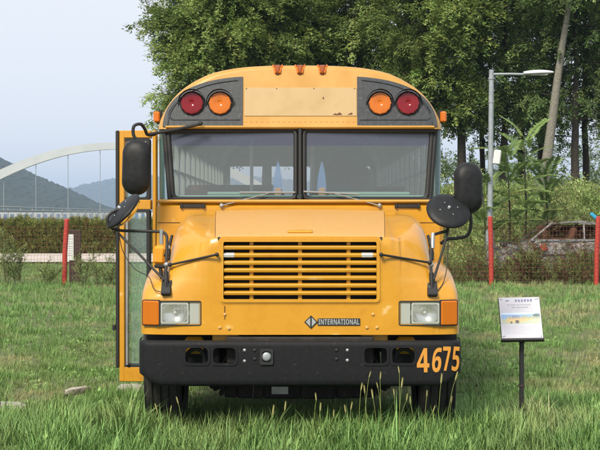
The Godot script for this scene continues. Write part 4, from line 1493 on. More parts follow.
func bus_door() -> void:
	var d := Node3D.new()
	d.name = "folding_door"
	d.set_meta("label", "folding passenger door standing open")
	bus.add_child(d, true)
	for k in 2:
		var a := Vector3(-1.242, 0, -1.86 - 0.10 * k); var e := Vector3(-1.603 + 0.012 * k, 0, -1.88 - 0.10 * k)
		var ux := (e - a).normalized()
		var L := (e - a).length()
		var xf := Transform3D(Basis(-ux, Vector3.UP, (-ux).cross(Vector3.UP)), a)    # local x runs from the body edge, negative outwards
		var y0 := 0.150; var y1 := 2.335
		var b := MB.new()
		var parts := [[-L + 0.055, 0.045, y0, y1], [-0.022, 0.030, y0, y1]]
		for q in parts: b.box(xf * Transform3D(Basis.IDENTITY, Vector3(q[0], (q[2] + q[3]) * 0.5, 0)), Vector3(q[1], q[3] - q[2], 0.04), 0.006)
		for q in [[y1 - 0.065, y1], [1.648, 1.732], [y0, y0 + 0.125]]:
			b.box(xf * Transform3D(Basis.IDENTITY, Vector3(-L * 0.5 - 0.01, (q[0] + q[1]) * 0.5, 0)), Vector3(L - 0.09, q[1] - q[0], 0.036), 0.005)
		obj("leaf_frame", b, M.yellow_paint, d)
		b = MB.new()
		b.box(xf * Transform3D(Basis.IDENTITY, Vector3(-L + 0.016, (y0 + y1) * 0.5 + 0.06, 0)), Vector3(0.032, y1 - y0 - 0.12, 0.05), 0.008)
		obj("edge_rubber", b, M.rubber, d)
		for q in [[1.735, y1 - 0.068], [y0 + 0.128, 1.645]]:
			b = MB.new()
			var w := L - 0.125
			var c := xf * Transform3D(Basis.IDENTITY, Vector3(-L * 0.5 - 0.012, (q[0] + q[1]) * 0.5, -0.012))
			ring(b, rrect(w + 0.02, q[1] - q[0] + 0.004, 0.02, 3), rrect(w - 0.035, q[1] - q[0] - 0.04, 0.02, 3), c, 0.026)
			var gk := obj("glazing_rubber", b, M.rubber, d)
			b = MB.new()
			b.prism(rrect(w - 0.03, q[1] - q[0] - 0.036, 0.02, 3), c * Transform3D(Basis.IDENTITY, Vector3(0, 0, 0.012)), 0.001, 0.0, false)
			obj("pane", b, M.door_glass, gk)
	var b := MB.new()
	b.tube([Vector3(-1.50, 0.30, -1.84), Vector3(-1.50, 1.60, -1.84)], 0.014, 8)
	obj("grab_rail", b, M.steel, d)
	b = MB.new()
	b.bx(Vector3(-1.62, 0.62, -1.88), Vector3(0.03, 0.05, 0.04), 0.006)
	obj("door_stop", b, M.rubber, d)

func bus_mirrors() -> void:
	# big oval mirrors seen from behind, dished cross-view mirrors and their tubes
	for s in [-1, 1]:
		var mr := Node3D.new()
		mr.name = "side_mirror"
		bus.add_child(mr, true)
		var c := at(140.0, 166.0, -1.3) if s < 0 else at(466.5, 186.5, -0.50)
		var w := 0.238 if s < 0 else 0.222
		var h := 0.462 if s < 0 else 0.400
		var b := MB.new()
		var xf := Transform3D(Basis(Vector3.UP, 0.12 * s) * Basis(Vector3.BACK, -0.03 if s < 0 else 0.02), c)
		dome(b, rrect(w, h, w * 0.47, 8), xf, 0.085, 9)
		obj("shell", b, M.black_plastic, mr)
		b = MB.new()
		b.prism(rrect(w - 0.01, h - 0.01, w * 0.45, 8), xf * Transform3D(Basis(Vector3.UP, PI), Vector3(0, 0, 0.004)), 0.012, 0.003)
		obj("mirror_glass", b, M.mirror, mr)
		b = MB.new()
		b.lathe(xf * Transform3D(Basis(Vector3.RIGHT, PI / 2), Vector3(-0.01 * s, 0.10, 0.074)), [Vector2(0.008, 0), Vector2(0.006, 0.008), Vector2(0, 0.009)], 8)
		obj("screw", b, M.rubber, mr)
		b = MB.new()
		if s < 0:
			b.tube(smooth_line([at(141, 140, -1.36), at(137, 134, -1.36), at(137.5, 125.5, -1.36), at(144, 123.5, -1.38), at(148, 128, -1.42), at(151, 134, -1.5), at(158, 133.5, -1.58)], 4), 0.014, 8)
			b.tube([at(150, 134, -1.48), at(180, 128.5, -1.56), at(203, 123.5, -1.60)], 0.013, 8)
			b.ball(at(203, 123, -1.59), Vector3(0.02, 0.02, 0.02), 10, 8)
		else:
			b.tube(smooth_line([at(468, 206, -0.50), at(469.5, 221, -0.50), at(466, 233, -0.50), at(455, 236, -0.48), at(447, 236.5, -0.44), at(440, 241, -0.40)], 4), 0.0135, 8)
		obj("mirror_arm", b, M.rubber, mr)
	for s in [-1, 1]:
		var cm := Node3D.new()
		cm.name = "crossview_mirror"
		bus.add_child(cm, true)
		var c := at(126.5, 209.0, -0.38) if s < 0 else at(447.0, 209.0, -0.38)
		var nrm := Vector3(0.66, -0.66, -0.36) if s < 0 else Vector3(-0.12, -0.66, -0.74)
		nrm = nrm.normalized()
		var up := nrm
		var x := up.cross(Vector3(0, 0, 1)).normalized()
		var xf := Transform3D(Basis(x, up, x.cross(up)), c)
		var b := MB.new()
		b.lathe(xf, [Vector2(0.168, 0.010), Vector2(0.171, 0.0), Vector2(0.166, -0.010), Vector2(0.13, -0.022), Vector2(0.06, -0.032), Vector2(0, -0.034)], 36, false, true)
		obj("back_dish", b, M.black_plastic, cm)
		b = MB.new()
		b.lathe(xf, [Vector2(0.167, 0.010), Vector2(0.15, 0.032), Vector2(0.11, 0.055), Vector2(0.06, 0.068), Vector2(0, 0.072)], 36)
		obj("mirror_glass", b, M.mirror, cm)
		b = MB.new()
		for k in 4: b.lathe(xf * Transform3D(Basis(Vector3.RIGHT, PI), Vector3(cos(k * TAU / 4 + 0.5) * 0.075, -0.028, sin(k * TAU / 4 + 0.5) * 0.06)), [Vector2(0.006, 0), Vector2(0.004, 0.005), Vector2(0, 0.006)], 8)
		b.lathe(xf * Transform3D(Basis(Vector3.RIGHT, PI), Vector3(0, -0.033, 0)), [Vector2(0.013, 0), Vector2(0.010, 0.02), Vector2(0, 0.022)], 10)
		obj("bolts", b, M.steel, cm)
		# tubes
		b = MB.new()
		if s < 0:
			b.tube(smooth_line([at(168.5, 286, -0.125), at(168.5, 273, -0.15), at(169, 262, -0.20), at(170, 240, -0.29), at(169, 232.5, -0.32), at(163, 229.5, -0.34), at(140, 228.8, -0.35), at(122, 228, -0.36), at(113.5, 224, -0.36), at(111, 217, -0.36), at(115, 211, -0.37), at(122, 207.5, -0.38)], 4), 0.0115, 8)
			b.tube([at(167, 277, -0.14), at(140, 249, -0.26), at(122.5, 231.5, -0.35)], 0.010, 8)
		else:
			b.tube(smooth_line([at(431, 287, -0.125), at(430.5, 273, -0.15), at(430, 262, -0.20), at(430.5, 240, -0.29), at(432.5, 233, -0.32), at(439, 230.5, -0.35), at(446, 228, -0.37), at(447.5, 220, -0.38), at(448, 211, -0.39)], 4), 0.0115, 8)
			b.tube([at(432.5, 277, -0.14), at(441, 250, -0.26), at(447, 228, -0.37)], 0.010, 8)
		obj("mirror_tube", b, M.rubber, cm)
		# base on the fender
		b = MB.new()
		var bp := at(169.5, 286.0, -0.15) if s < 0 else at(431.0, 287.0, -0.15)
		b.box(Transform3D(Basis(Vector3.RIGHT, -0.72), bp + Vector3(0, 0.010, 0.012)), Vector3(0.075, 0.135, 0.036), 0.008)
		b.box(Transform3D(Basis(Vector3.BACK, 0.55 * s) * Basis(Vector3.RIGHT, -0.6), bp + Vector3(-0.034 * s, 0.045, -0.008)), Vector3(0.030, 0.11, 0.030), 0.006)
		b.tube([bp + Vector3(0, 0.0, 0.015), bp + Vector3(-0.004, 0.13, -0.01)], 0.018, 8)
		obj("fender_bracket", b, M.rubber, cm)
		b = MB.new()
		if s < 0:
			b.tube(smooth_line([at(123, 234, -0.35), at(127, 250, -0.33), at(138, 266, -0.28), at(152, 274, -0.20), at(157, 286, -0.14), at(165, 289, -0.115)], 5), 0.0035, 5)
		else:
			b.tube(smooth_line([at(447, 236, -0.37), at(446, 262, -0.30), at(442, 280, -0.20), at(435, 289, -0.115)], 5), 0.0035, 5)
		obj("cable", b, M.rubber, cm)
		# rod that steadies the arm against the hood
		b = MB.new()
		var r0 := at(219, 252, -0.055) if s < 0 else at(381, 252, -0.055)
		var r1 := at(173, 262, -0.185) if s < 0 else at(429, 260, -0.185)
		b.tube([r0, r1], 0.0085, 8)
		b.tube([r0, r0 + Vector3(0, 0, -0.05)], 0.012, 8)
		b.ball(r0, Vector3(0.016, 0.016, 0.016), 10, 8)
		b.ball(r1, Vector3(0.017, 0.017, 0.017), 10, 8)
		obj("stay_rod", b, M.rubber, cm)
		b = MB.new()
		b.tube([at(432, 231, -0.31), at(431.5, 246, -0.27)] if s > 0 else [at(164.5, 227, -0.33), at(164.5, 242, -0.33)], 0.016, 10)
		obj("clamp", b, M.steel, cm)
		b = MB.new()
		b.ball(at(169.5, 262, -0.20) if s < 0 else at(430, 262, -0.20), Vector3(0.021, 0.021, 0.021), 10, 8)
		obj("ball_joint", b, M.steel, cm)
	# amber lamp on the left fender tube
	var fl := Node3D.new()
	fl.name = "fender_lamp"
	bus.add_child(fl, true)
	var p := at(162.5, 252.5, -0.27)
	var b := MB.new()
	b.box(Transform3D(Basis(Vector3.BACK, -0.06), p), Vector3(0.095, 0.145, 0.06), 0.022)
	obj("lens", b, M.fender_amber, fl)
	b = MB.new()
	b.box(Transform3D(Basis(Vector3.BACK, -0.06), p + Vector3(0.004, -0.085, -0.005)), Vector3(0.085, 0.03, 0.06), 0.01)
	b.tube([p + Vector3(0.005, -0.09, 0), p + Vector3(0.02, -0.18, 0.01)], 0.014, 8)
	obj("stalk", b, M.rubber, fl)
	b = MB.new()
	b.tube([p + Vector3(0.0, 0.0, -0.02), p + Vector3(0.065, 0.0, 0.03)], 0.012, 8)
	obj("lamp_clip", b, M.rubber, fl)

func bus_cabin() -> void:
	var b := MB.new()
	b.bx(Vector3(0, 1.70, -1.84), Vector3(2.2, 0.14, 0.34), 0.04)
	obj("dashboard", b, M.cabin_green, bus)
	b = MB.new()
	for q in [[-0.55, 0.5], [0.6, 0.7]]: b.bx(Vector3(q[0], 1.785, -1.78), Vector3(q[1], 0.03, 0.05), 0.01)
	obj("defroster", b, M.cabin_green, bus)
	var sw := Node3D.new()
	sw.name = "steering_wheel"
	bus.add_child(sw, true)
	b = MB.new()
	var pts := []
	var bs := Basis(Vector3.RIGHT, 0.65)
	for k in 28: pts.append(Vector3(0.42, 1.80, -2.12) + bs * Vector3(cos(TAU * k / 28) * 0.23, 0.0, sin(TAU * k / 28) * 0.23))
	b.tube(pts, 0.016, 8, false, true)
	obj("wheel_ring", b, M.rubber, sw)
	b = MB.new()
	b.tube([Vector3(0.42, 1.80, -2.12), Vector3(0.42, 1.45, -1.95)], 0.03, 8)
	for k in 2: b.tube([Vector3(0.42, 1.80, -2.12), pts[k * 14]], 0.014, 6)
	obj("column", b, M.rubber, sw)
	var ds := Node3D.new()
	ds.name = "driver_seat"
	bus.add_child(ds, true)
	b = MB.new()
	b.box(Transform3D(Basis(Vector3.RIGHT, -0.12), Vector3(0.42, 1.72, -2.95)), Vector3(0.50, 0.72, 0.14), 0.06)
	b.box(Transform3D(Basis(Vector3.RIGHT, -0.12), Vector3(0.42, 2.12, -2.99)), Vector3(0.27, 0.16, 0.11), 0.04)
	obj("backrest", b, M.driver_cloth, ds)
	b = MB.new()
	b.bx(Vector3(0.42, 1.38, -2.68), Vector3(0.50, 0.14, 0.50), 0.05)
	b.bx(Vector3(0.42, 1.07, -2.7), Vector3(0.3, 0.5, 0.3), 0.03)
	obj("seat_cushion", b, M.driver_cloth, ds)
	# passenger seats
	b = MB.new()
	b.box(Transform3D(Basis(Vector3.RIGHT, 0.1), Vector3(0, 0.72, -0.22)), Vector3(0.95, 0.66, 0.10), 0.045)
	b.bx(Vector3(0, 0.42, 0.02), Vector3(0.95, 0.12, 0.42), 0.04)
	for s in [-1, 1]:
		b.tube([Vector3(0.4 * s, -0.02, 0.15), Vector3(0.4 * s, 0.4, 0.15)], 0.015, 6)
		b.tube([Vector3(0.4 * s, -0.02, -0.2), Vector3(0.4 * s, 0.5, -0.2)], 0.015, 6)
	var sm := b.mesh()
	for r in 9:
		for s in [-1, 1]:
			if s > 0 and r == 0: continue
			obm("passenger_seat", sm, M.seat_vinyl, bus, Vector3(0.67 * s, 0.85, -3.4 - r * 0.86))
	# partition and grab pole by the driver
	b = MB.new()
	b.tube([Vector3(0.12, 0.83, -3.2), Vector3(0.12, 2.80, -3.2)], 0.016, 8)
	b.tube([Vector3(-0.45, 0.83, -2.72), Vector3(-0.45, 2.80, -2.72)], 0.016, 8)
	obj("grab_pole", b, M.steel, bus)
	# inside rear-view mirror
	b = MB.new()
	b.box(Transform3D(Basis(Vector3.RIGHT, 0.2), Vector3(0.16, 2.26, -1.86)), Vector3(0.55, 0.12, 0.02), 0.008)
	b.tube([Vector3(0.16, 2.26, -1.88), Vector3(0.16, 2.42, -1.88)], 0.01, 6)
	obj("cabin_mirror", b, M.driver_cloth, bus)
	# two blue windscreen reflections, built as coloured shapes added behind the glass
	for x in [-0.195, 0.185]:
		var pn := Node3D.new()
		pn.name = "painted_reflection"
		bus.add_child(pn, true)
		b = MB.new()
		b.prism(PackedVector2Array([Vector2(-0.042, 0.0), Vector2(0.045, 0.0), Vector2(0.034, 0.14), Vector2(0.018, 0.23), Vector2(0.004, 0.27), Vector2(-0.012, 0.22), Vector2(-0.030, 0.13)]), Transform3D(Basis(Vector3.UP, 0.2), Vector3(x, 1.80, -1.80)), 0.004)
		obj("reflection_body", b, M.reflection_blue, pn)
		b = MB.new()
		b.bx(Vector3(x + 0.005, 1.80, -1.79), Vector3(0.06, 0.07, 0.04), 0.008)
		obj("reflection_foot", b, M.reflection_tan, pn)

# ------------------------------------------------------------------ fence, lamp, wreck, board
const FENCE_Z := -24.4

func build_fence() -> void:
	var f := thing("wire_fence", "red post wire mesh fence running behind the bus", "fence", Vector3(0, -0.12, FENCE_Z))
	var xs := []
	for px in [-137.0, -33.5, 70.0, 174.0, 278.0, 384.0, 489.0, 594.0, 698.0]: xs.append(at(px, 250, FENCE_Z).x)
	for k in xs.size():
		var b := MB.new()
		var lx := rnd(-0.03, 0.03) - (0.02 if k == 2 else 0.0)
		b.tube([Vector3(xs[k] + lx, -0.1, 0), Vector3(xs[k] + lx * 0.5, 0.8, 0), Vector3(xs[k] - lx, 1.60 + (0.06 if k > 5 else 0.0), 0)], 0.062, 12)
		b.ball(Vector3(xs[k] - lx, 1.60 + (0.06 if k > 5 else 0.0), 0), Vector3(0.066, 0.03, 0.066), 12, 6)
		obj("post", b, M.red_post, f)
	for k in xs.size() - 1:
		var b := MB.new()
		var w: float = xs[k + 1] - xs[k]
		var n := int(w / 0.085)
		for i in n:
			var x: float = xs[k] + 0.06 + (w - 0.12) * (i + 0.5) / n
			var j := rnd(-0.012, 0.012)
			b.tube([Vector3(x, 0.02, 0.07), Vector3(x + j, 0.75, 0.07 + j), Vector3(x, 1.47, 0.07)], 0.0022, 4, false)
		for i in 15:
			var y := 0.04 + i * 0.10
			b.tube([Vector3(xs[k], y, 0.075), Vector3(xs[k] + w * 0.5, y - 0.012 + rnd(-0.01, 0.01), 0.075), Vector3(xs[k + 1], y, 0.075)], 0.0022, 4, false)
		obj("wire_panel", b, M.fence_wire, f)
	# notice post behind the left red post
	var p := at(77.5, 250.0, -25.6)
	var n := thing("notice_post", "dark board with white notice beside the left red fence post", "notice board", Vector3(p.x, -0.12, -25.6))
	var b := MB.new()
	b.bx(Vector3(0.05, 0.66, 0), Vector3(0.30, 1.36, 0.06), 0.01)
	b.bx(Vector3(0.14, 0.4, -0.02), Vector3(0.12, 0.85, 0.12), 0.01)
	obj("board", b, M.dark_wood, n)
	b = MB.new()
	b.bx(Vector3(-0.07, 0.90, 0.036), Vector3(0.17, 0.66, 0.008), 0.002)
	var nt := obj("notice", b, M.notice_white, n)
	b = MB.new()
	for i in 9: b.bx(Vector3(-0.07 + rnd(-0.008, 0.008), 1.17 - i * 0.06, 0.0405), Vector3(rnd(0.08, 0.13), 0.012, 0.002), 0.0)
	obj("print_lines", b, M.galvanised, nt)

func build_street_lamp() -> void:
	var z := -26.2
	var base := at(488.0, 250.0, z)
	var gy := ground_y(base.x, z)
	var t := thing("street_lamp", "grey steel street lamp pole with a single arm above the fence", "street lamp", Vector3(base.x, gy, z))
	var s := 1400.0 / (EYE.z - z)
	var top := 1.6 + (213.0 - 70.0) / s - gy
	var b := MB.new()
	b.tube([Vector3(0, -0.1, 0), Vector3(0.0, 1.30, 0), Vector3(0.0, 1.38, 0)], [0.115, 0.11, 0.075], 16, false)
	obj("pole_base", b, M.galvanised, t)
	b = MB.new()
	b.tube([Vector3(0, 1.36, 0), Vector3(0.02, 3.2, 0), Vector3(0.04, top, 0)], [0.072, 0.068, 0.064], 14)
	obj("pole", b, M.galvanised, t)
	b = MB.new()
	for y in [top - 0.85, top - 0.25]: b.tube([Vector3(0.035, y, 0), Vector3(0.035, y + 0.05, 0)], 0.078, 14)
	obj("collar", b, M.steel, t)
	b = MB.new()
	b.tube([Vector3(0.04, top - 0.12, 0), Vector3(0.50, top - 0.11, 0), Vector3(0.92, top - 0.12, 0)], [0.035, 0.033, 0.032], 10)
	obj("arm", b, M.galvanised, t)
	b = MB.new()
	var P := []
	for k in 13:
		var u := k / 12.0
		var w := 0.13 * pow(sin(PI * (0.10 + 0.86 * u)), 0.6)
		var h := 0.085 * pow(sin(PI * (0.12 + 0.85 * u)), 0.5)
		var row := []
		for a in 17:
			var an := TAU * a / 16.0
			row.append(Vector3(0.86 + 0.78 * u, top - 0.10 + sin(an) * h * (1.0 if sin(an) > 0 else 0.55) + 0.03 * u, cos(an) * w))
		P.append(row)
	b.sheet(P, Vector3(0, 0.0, 0.0001))
	var head := obj("lamp_head", b, M.white_panel, t)
	b = MB.new()
	b.bx(Vector3(1.28, top - 0.135, 0), Vector3(0.42, 0.02, 0.16), 0.006)
	obj("diffuser", b, M.bezel, head)
	b = MB.new()
	b.tube([Vector3(0.05, top - 2.32, 0.02), Vector3(0.16, top - 2.32, 0.02)], 0.02, 8)
	b.box(Transform3D(Basis(Vector3.BACK, -0.12), Vector3(0.18, top - 2.26, 0.02)), Vector3(0.19, 0.38, 0.14), 0.03)
	obj("speaker_box", b, M.notice_white, t)

func dent(p: Vector3, f: FastNoiseLite, k: float) -> Vector3:
	return p + Vector3(f.get_noise_3d(p.x, p.y, p.z + 9.0), f.get_noise_3d(p.x + 5.0, p.y, p.z), f.get_noise_3d(p.x, p.y + 7.0, p.z)) * k

func build_wreck() -> void:
	var z := -27.4
	var p0 := at(484.0, 250.0, z)
	var t := thing("wrecked_car", "battered silver grey car wreck overgrown behind the right fence", "car", Vector3(p0.x, -0.05, z))
	var f := FastNoiseLite.new()
	f.seed = 77; f.frequency = 0.9; f.fractal_octaves = 3
	# lower body: cross sections along x
	var b := MB.new()
	var P := []
	for k in 45:
		var x := k * 0.1
		var top := 0.78 + 0.10 * sstep(0.0, 0.5, x) + 0.10 * sstep(0.7, 1.3, x)
		if x > 3.7: top -= 0.10 * (x - 3.7)
		var hw := 0.80 - 0.16 * (1.0 - sstep(0.0, 0.5, x)) - 0.12 * sstep(3.9, 4.4, x)
		var low := 0.22
		for c in [0.85, 3.45]:
			var dx := absf(x - c)
			if dx < 0.36: low = maxf(low, 0.32 + sqrt(0.36 * 0.36 - dx * dx))
		low = minf(low, top - 0.12)
		var row := []
		for q in [[0.92, low], [1.0, low + 0.02], [1.03, lerpf(low, top, 0.5)], [0.99, top - 0.06], [0.93, top], [0.4, top + 0.03], [-0.4, top + 0.03], [-0.93, top], [-0.99, top - 0.06], [-1.03, lerpf(low, top, 0.5)], [-1.0, low + 0.02], [-0.92, low]]:
			row.append(dent(Vector3(x, q[1], q[0] * hw), f, 0.16 if x < 1.3 else 0.07))
		P.append(row)
	b.sheet(P, Vector3(0, 1, 0))
	b.sheet([P[0].slice(0, 6), [P[0][11], P[0][10], P[0][9], P[0][8], P[0][7], P[0][6]]], Vector3(-1, 0, 0))
	b.sheet([P[-1].slice(0, 6), [P[-1][11], P[-1][10], P[-1][9], P[-1][8], P[-1][7], P[-1][6]]], Vector3(1, 0, 0))
	obj("body", b, M.wreck_paint, t)
	# cabin: roof sheet and pillars with open windows
	b = MB.new()
	P = []
	for k in 15:
		var u := k / 14.0
		var x := 1.62 + 1.75 * u
		var row := []
		for a in 9:
			var v := a / 4.0 - 1.0
			row.append(dent(Vector3(x, 1.44 + 0.06 * sin(u * PI) - 0.08 * v * v, v * 0.60), f, 0.12))
		P.append(row)
	b.sheet(P, Vector3.UP)
	obj("roof", b, M.wreck_paint, t)
	for s in [-1, 1]:
		for q in [[1.08, 0.98, 1.64, 1.40], [2.48, 0.98, 2.48, 1.42], [3.85, 0.98, 3.36, 1.38]]:
			b = MB.new()
			b.bar(Vector3(q[0], q[1], 0.74 * s), dent(Vector3(q[2], q[3], 0.60 * s), f, 0.12), 0.07, 0.05, 0.01)
			obj("pillar", b, M.wreck_paint, t)
	b = MB.new()
	b.bx(Vector3(2.4, 0.99, 0.80), Vector3(2.7, 0.035, 0.03), 0.008)
	obj("belt_trim", b, M.galvanised, t)
	b = MB.new()
	b.bx(Vector3(2.4, 0.60, 0.84), Vector3(2.1, 0.05, 0.02), 0.008)
	obj("side_trim", b, M.rubber, t)
	b = MB.new()
	for x in [1.9, 3.1]:
		b.bx(Vector3(x, 0.85, 0.0), Vector3(0.5, 0.4, 1.2), 0.08)
		b.box(Transform3D(Basis(Vector3.BACK, -0.25), Vector3(x + 0.3, 1.05, 0.0)), Vector3(0.16, 0.55, 1.2), 0.05)
	b.bx(Vector3(2.4, 1.10, -0.45), Vector3(1.9, 0.55, 0.1), 0.05)
	obj("seats", b, M.rust, t)
	for x in [0.85, 3.45]:
		b = MB.new()
		b.lathe(Transform3D(Basis(Vector3.RIGHT, PI / 2), Vector3(x, 0.22, 0.62)), [Vector2(0.0, 0.16), Vector2(0.17, 0.14), Vector2(0.19, 0.17), Vector2(0.27, 0.17), Vector2(0.30, 0.13), Vector2(0.30, 0.0), Vector2(0.0, 0.0)], 20, true)
		obj("wheel", b, M.tyre, t)
	b = MB.new()
	b.box(Transform3D(Basis(Vector3.BACK, 0.2), Vector3(1.40, 0.80, 0.86)), Vector3(0.16, 0.18, 0.05), 0.02)
	obj("red_lamp", b, M.red_post, t)
	for q in [[0.5, 0.55, 0.80, 0.5, 0.06, 0.5], [0.85, 0.45, 0.86, 0.6, 0.05, -0.35], [1.15, 0.72, 0.86, 0.45, 0.05, 0.9], [0.65, 0.82, 0.80, 0.4, 0.09, -0.2]]:
		b = MB.new()
		b.box(Transform3D(Basis(Vector3.BACK, q[5]), Vector3(q[0], q[1], q[2])), Vector3(q[3], q[4], 0.06), 0.01)
		obj("torn_panel", b, M.steel, t)
	b = MB.new()
	b.box(Transform3D(Basis(Vector3.BACK, -0.7), Vector3(2.82, 1.60, 0.45)), Vector3(0.30, 0.09, 0.06), 0.02)
	var bp := obj("plastic_scrap", b, M.blue_plastic, self, t.position)
	tag(bp, "scrap of bright blue plastic lying on the wreck roof", "plastic scrap")

func board_image() -> Image:
	var im := Image.create(320, 360, false, Image.FORMAT_RGB8)
	im.fill(Color(0.76, 0.76, 0.80))
	var r := RandomNumberGenerator.new()
	r.seed = 5
	# emblem, heading, small lines
	for q in [[52, 24, 26, 12], [20, 14, 8, 8], [284, 16, 14, 8]]: im.fill_rect(Rect2i(q[0], q[1], q[2], q[3]), Color(0.45, 0.52, 0.6))
	var x := 128
	while x < 262:
		im.fill_rect(Rect2i(x, 18, 6, 24), Color(0.36, 0.38, 0.56))
		im.fill_rect(Rect2i(x + 2, 18 + r.randi_range(0, 16), 14, 5), Color(0.36, 0.38, 0.56))
		im.fill_rect(Rect2i(x + r.randi_range(6, 10), 22, 4, 18), Color(0.36, 0.38, 0.56))
		x += 24
	for l in [64, 86]:
		x = 66 if l == 64 else 96
		while x < (250 if l == 64 else 224):
			var w := r.randi_range(5, 12)
			im.fill_rect(Rect2i(x, l, w, 8), Color(0.52, 0.53, 0.58))
			x += w + r.randi_range(3, 7)
	# printed picture: sky, water, trees, bus, lawn
	for y in range(136, 236):
		for xx in range(8, 312):
			var c := Color(0.80, 0.85, 0.93)
			if y > 152: c = Color(0.58, 0.70, 0.86)
			if y > 168 + 6.0 * sin(xx * 0.09) and xx > 60: c = Color(0.66, 0.68, 0.62)
			if y > 190: c = Color(0.72, 0.75, 0.68)
			var e := Vector2((xx - 285) / 30.0, (y - 160) / 14.0)
			if e.length() < 1.0: c = Color(0.42, 0.50, 0.50)
			if xx > 50 and xx < 250 and y > 178 + absf(xx - 110) * 0.06 and y < 224 - maxf(xx - 130, 0.0) * 0.20: c = Color(0.83, 0.74, 0.56)
			if xx > 70 and xx < 240 and y > 182 + absf(xx - 110) * 0.05 and y < 192 and int(xx / 12) % 2 == 0: c = Color(0.62, 0.6, 0.58)
			if xx > 90 and xx < 150 and y > 160 and y < 182: c = c.lerp(Color(0.55, 0.58, 0.70), 0.8)
			for q in [[130, 216, 16], [84, 222, 9]]:
				if Vector2(xx - q[0], y - q[1]).length() < q[2]: c = Color(0.45, 0.42, 0.42)
			var nz := r.randf_range(-0.03, 0.03)
			im.set_pixel(xx, y, Color(c.r + nz, c.g + nz, c.b + nz))
	for l in 6:
		x = 24
		while x < 286 - (80 if l == 5 else 0):
			var w := r.randi_range(4, 10)
			im.fill_rect(Rect2i(x, 254 + l * 13, w, 5), Color(0.66, 0.67, 0.72))
			x += w + r.randi_range(3, 6)
	im.fill_rect(Rect2i(20, 338, 8, 6), Color(0.3, 0.3, 0.34))
	im.fill_rect(Rect2i(40, 342, 240, 3), Color(0.74, 0.74, 0.78))
	return im

func build_board() -> void:
	var z := -1.3
	var p := at(519.5, 300.0, z)
	var gy := ground_y(p.x, z)
	var t := thing("information_board", "small tilted white information board on a dark post in the grass", "information board", Vector3(p.x, gy, z))
	var b := MB.new()
	var top := 0.60 - gy
	b.bx(Vector3(0, top * 0.5 - 0.05, 0), Vector3(0.036, top + 0.1, 0.036), 0.004)
	obj("post", b, M.plate_black, t)
	b = MB.new()
	for y in [top - 0.05, top - 0.42]: b.bx(Vector3(0, y, 0.0), Vector3(0.046, 0.022, 0.046), 0.004)
	obj("post_collar", b, M.dark_wood, t)
	var pb := Basis(Vector3.UP, -0.04) * Basis(Vector3.BACK, 0.02) * Basis(Vector3.RIGHT, -0.60)
	var c := Vector3(-0.008, 0.745 - gy, 0.0)
	b = MB.new()
	b.box(Transform3D(pb, c + pb * Vector3(0, 0, -0.016)), Vector3(0.345, 0.41, 0.024), 0.004)
	b.box(Transform3D(pb, c + pb * Vector3(0, -0.206, -0.006)), Vector3(0.352, 0.022, 0.036), 0.004)
	obj("tray", b, M.plate_black, t)
	var q := QuadMesh.new()
	q.size = Vector2(0.338, 0.392)
	var m := mat("board_print", Color.WHITE, 0.3)
	m.albedo_texture = ImageTexture.create_from_image(board_image())
	var o := obm("print_sheet", q, m, t, c + pb * Vector3(0, 0.004, -0.0005))
	o.basis = pb
	b = MB.new()
	for sx in [-1, 1]:
		for sy in [-1, 1]: b.lathe(Transform3D(pb * Basis(Vector3.RIGHT, PI / 2), c + pb * Vector3(0.155 * sx, 0.004 + 0.18 * sy, 0)), [Vector2(0.007, 0), Vector2(0.005, 0.004), Vector2(0, 0.005)], 8)
	obj("screws", b, M.steel, t)

func rock_mesh(size: Vector3, sd: int) -> ArrayMesh:
	var f := FastNoiseLite.new()
	f.seed = sd; f.frequency = 1.3
	var b := MB.new()
	b.ball(Vector3.ZERO, Vector3.ONE, 20, 12)
	for i in b.v.size():
		var d := b.v[i]
		var q := Vector3(signf(d.x) * pow(absf(d.x), 0.5), signf(d.y) * pow(absf(d.y), 0.4), signf(d.z) * pow(absf(d.z), 0.5))
		q *= 0.75 + 0.25 * f.get_noise_3dv(d * 1.2)
		b.v[i] = q * size
		b.n[i] = (d / size).normalized()
	return b.mesh()

func build_small() -> void:
	for q in [[-2.72, -1.95, Vector3(0.42, 0.07, 0.16), "flat pale concrete slab at the left picture edge", "concrete_slab", 0.05], [-2.17, -3.3, Vector3(0.045, 0.05, 0.24), "narrow pale stone in the grass left of the door", "stone", -0.5], [-1.66, -3.4, Vector3(0.17, 0.06, 0.13), "small concrete block on the ground below the open door", "concrete_block", 0.2]]:
		var o := obm(q[4], rock_mesh(q[2], 3), M.stone, self, Vector3(q[0], ground_y(q[0], q[1]) + q[2].y * 0.55, q[1]))
		o.rotation.y = q[5]
		tag(o, q[3], "stone")

# ------------------------------------------------------------------ weeds, saplings
func frond_mesh(pairs: int, l: float) -> ArrayMesh:
	var b := MB.new()
	var pts := []
	for k in 9:
		var t := k / 8.0
		pts.append(Vector3(l * t, l * 0.28 * t - l * 0.42 * t * t, 0))
	b.col = Color(0.8, 0.8, 0.5)
	b.tube(pts, [0.008, 0.007, 0.007, 0.006, 0.005, 0.004, 0.004, 0.003, 0.002], 4, false)
	for k in pairs:
		var t := 0.16 + 0.82 * k / pairs
		var fi := t * 8.0
		var p: Vector3 = pts[int(fi)].lerp(pts[mini(int(fi) + 1, 8)], fi - int(fi))
		for s in [-1, 1]:
			var d := Vector3(0.45, rnd(-0.35, -0.05), s * 1.0).normalized()
			var sd := d.cross(Vector3(0, 1, 0)).normalized()
			var g := rnd(0.8, 1.2)
			b.col = Color(g, g, g * 0.9)
			leaf(b, p, d, sd, l * 0.20 * (0.6 + 0.6 * sin(PI * (0.15 + 0.8 * t))), l * 0.058)
	return b.mesh()

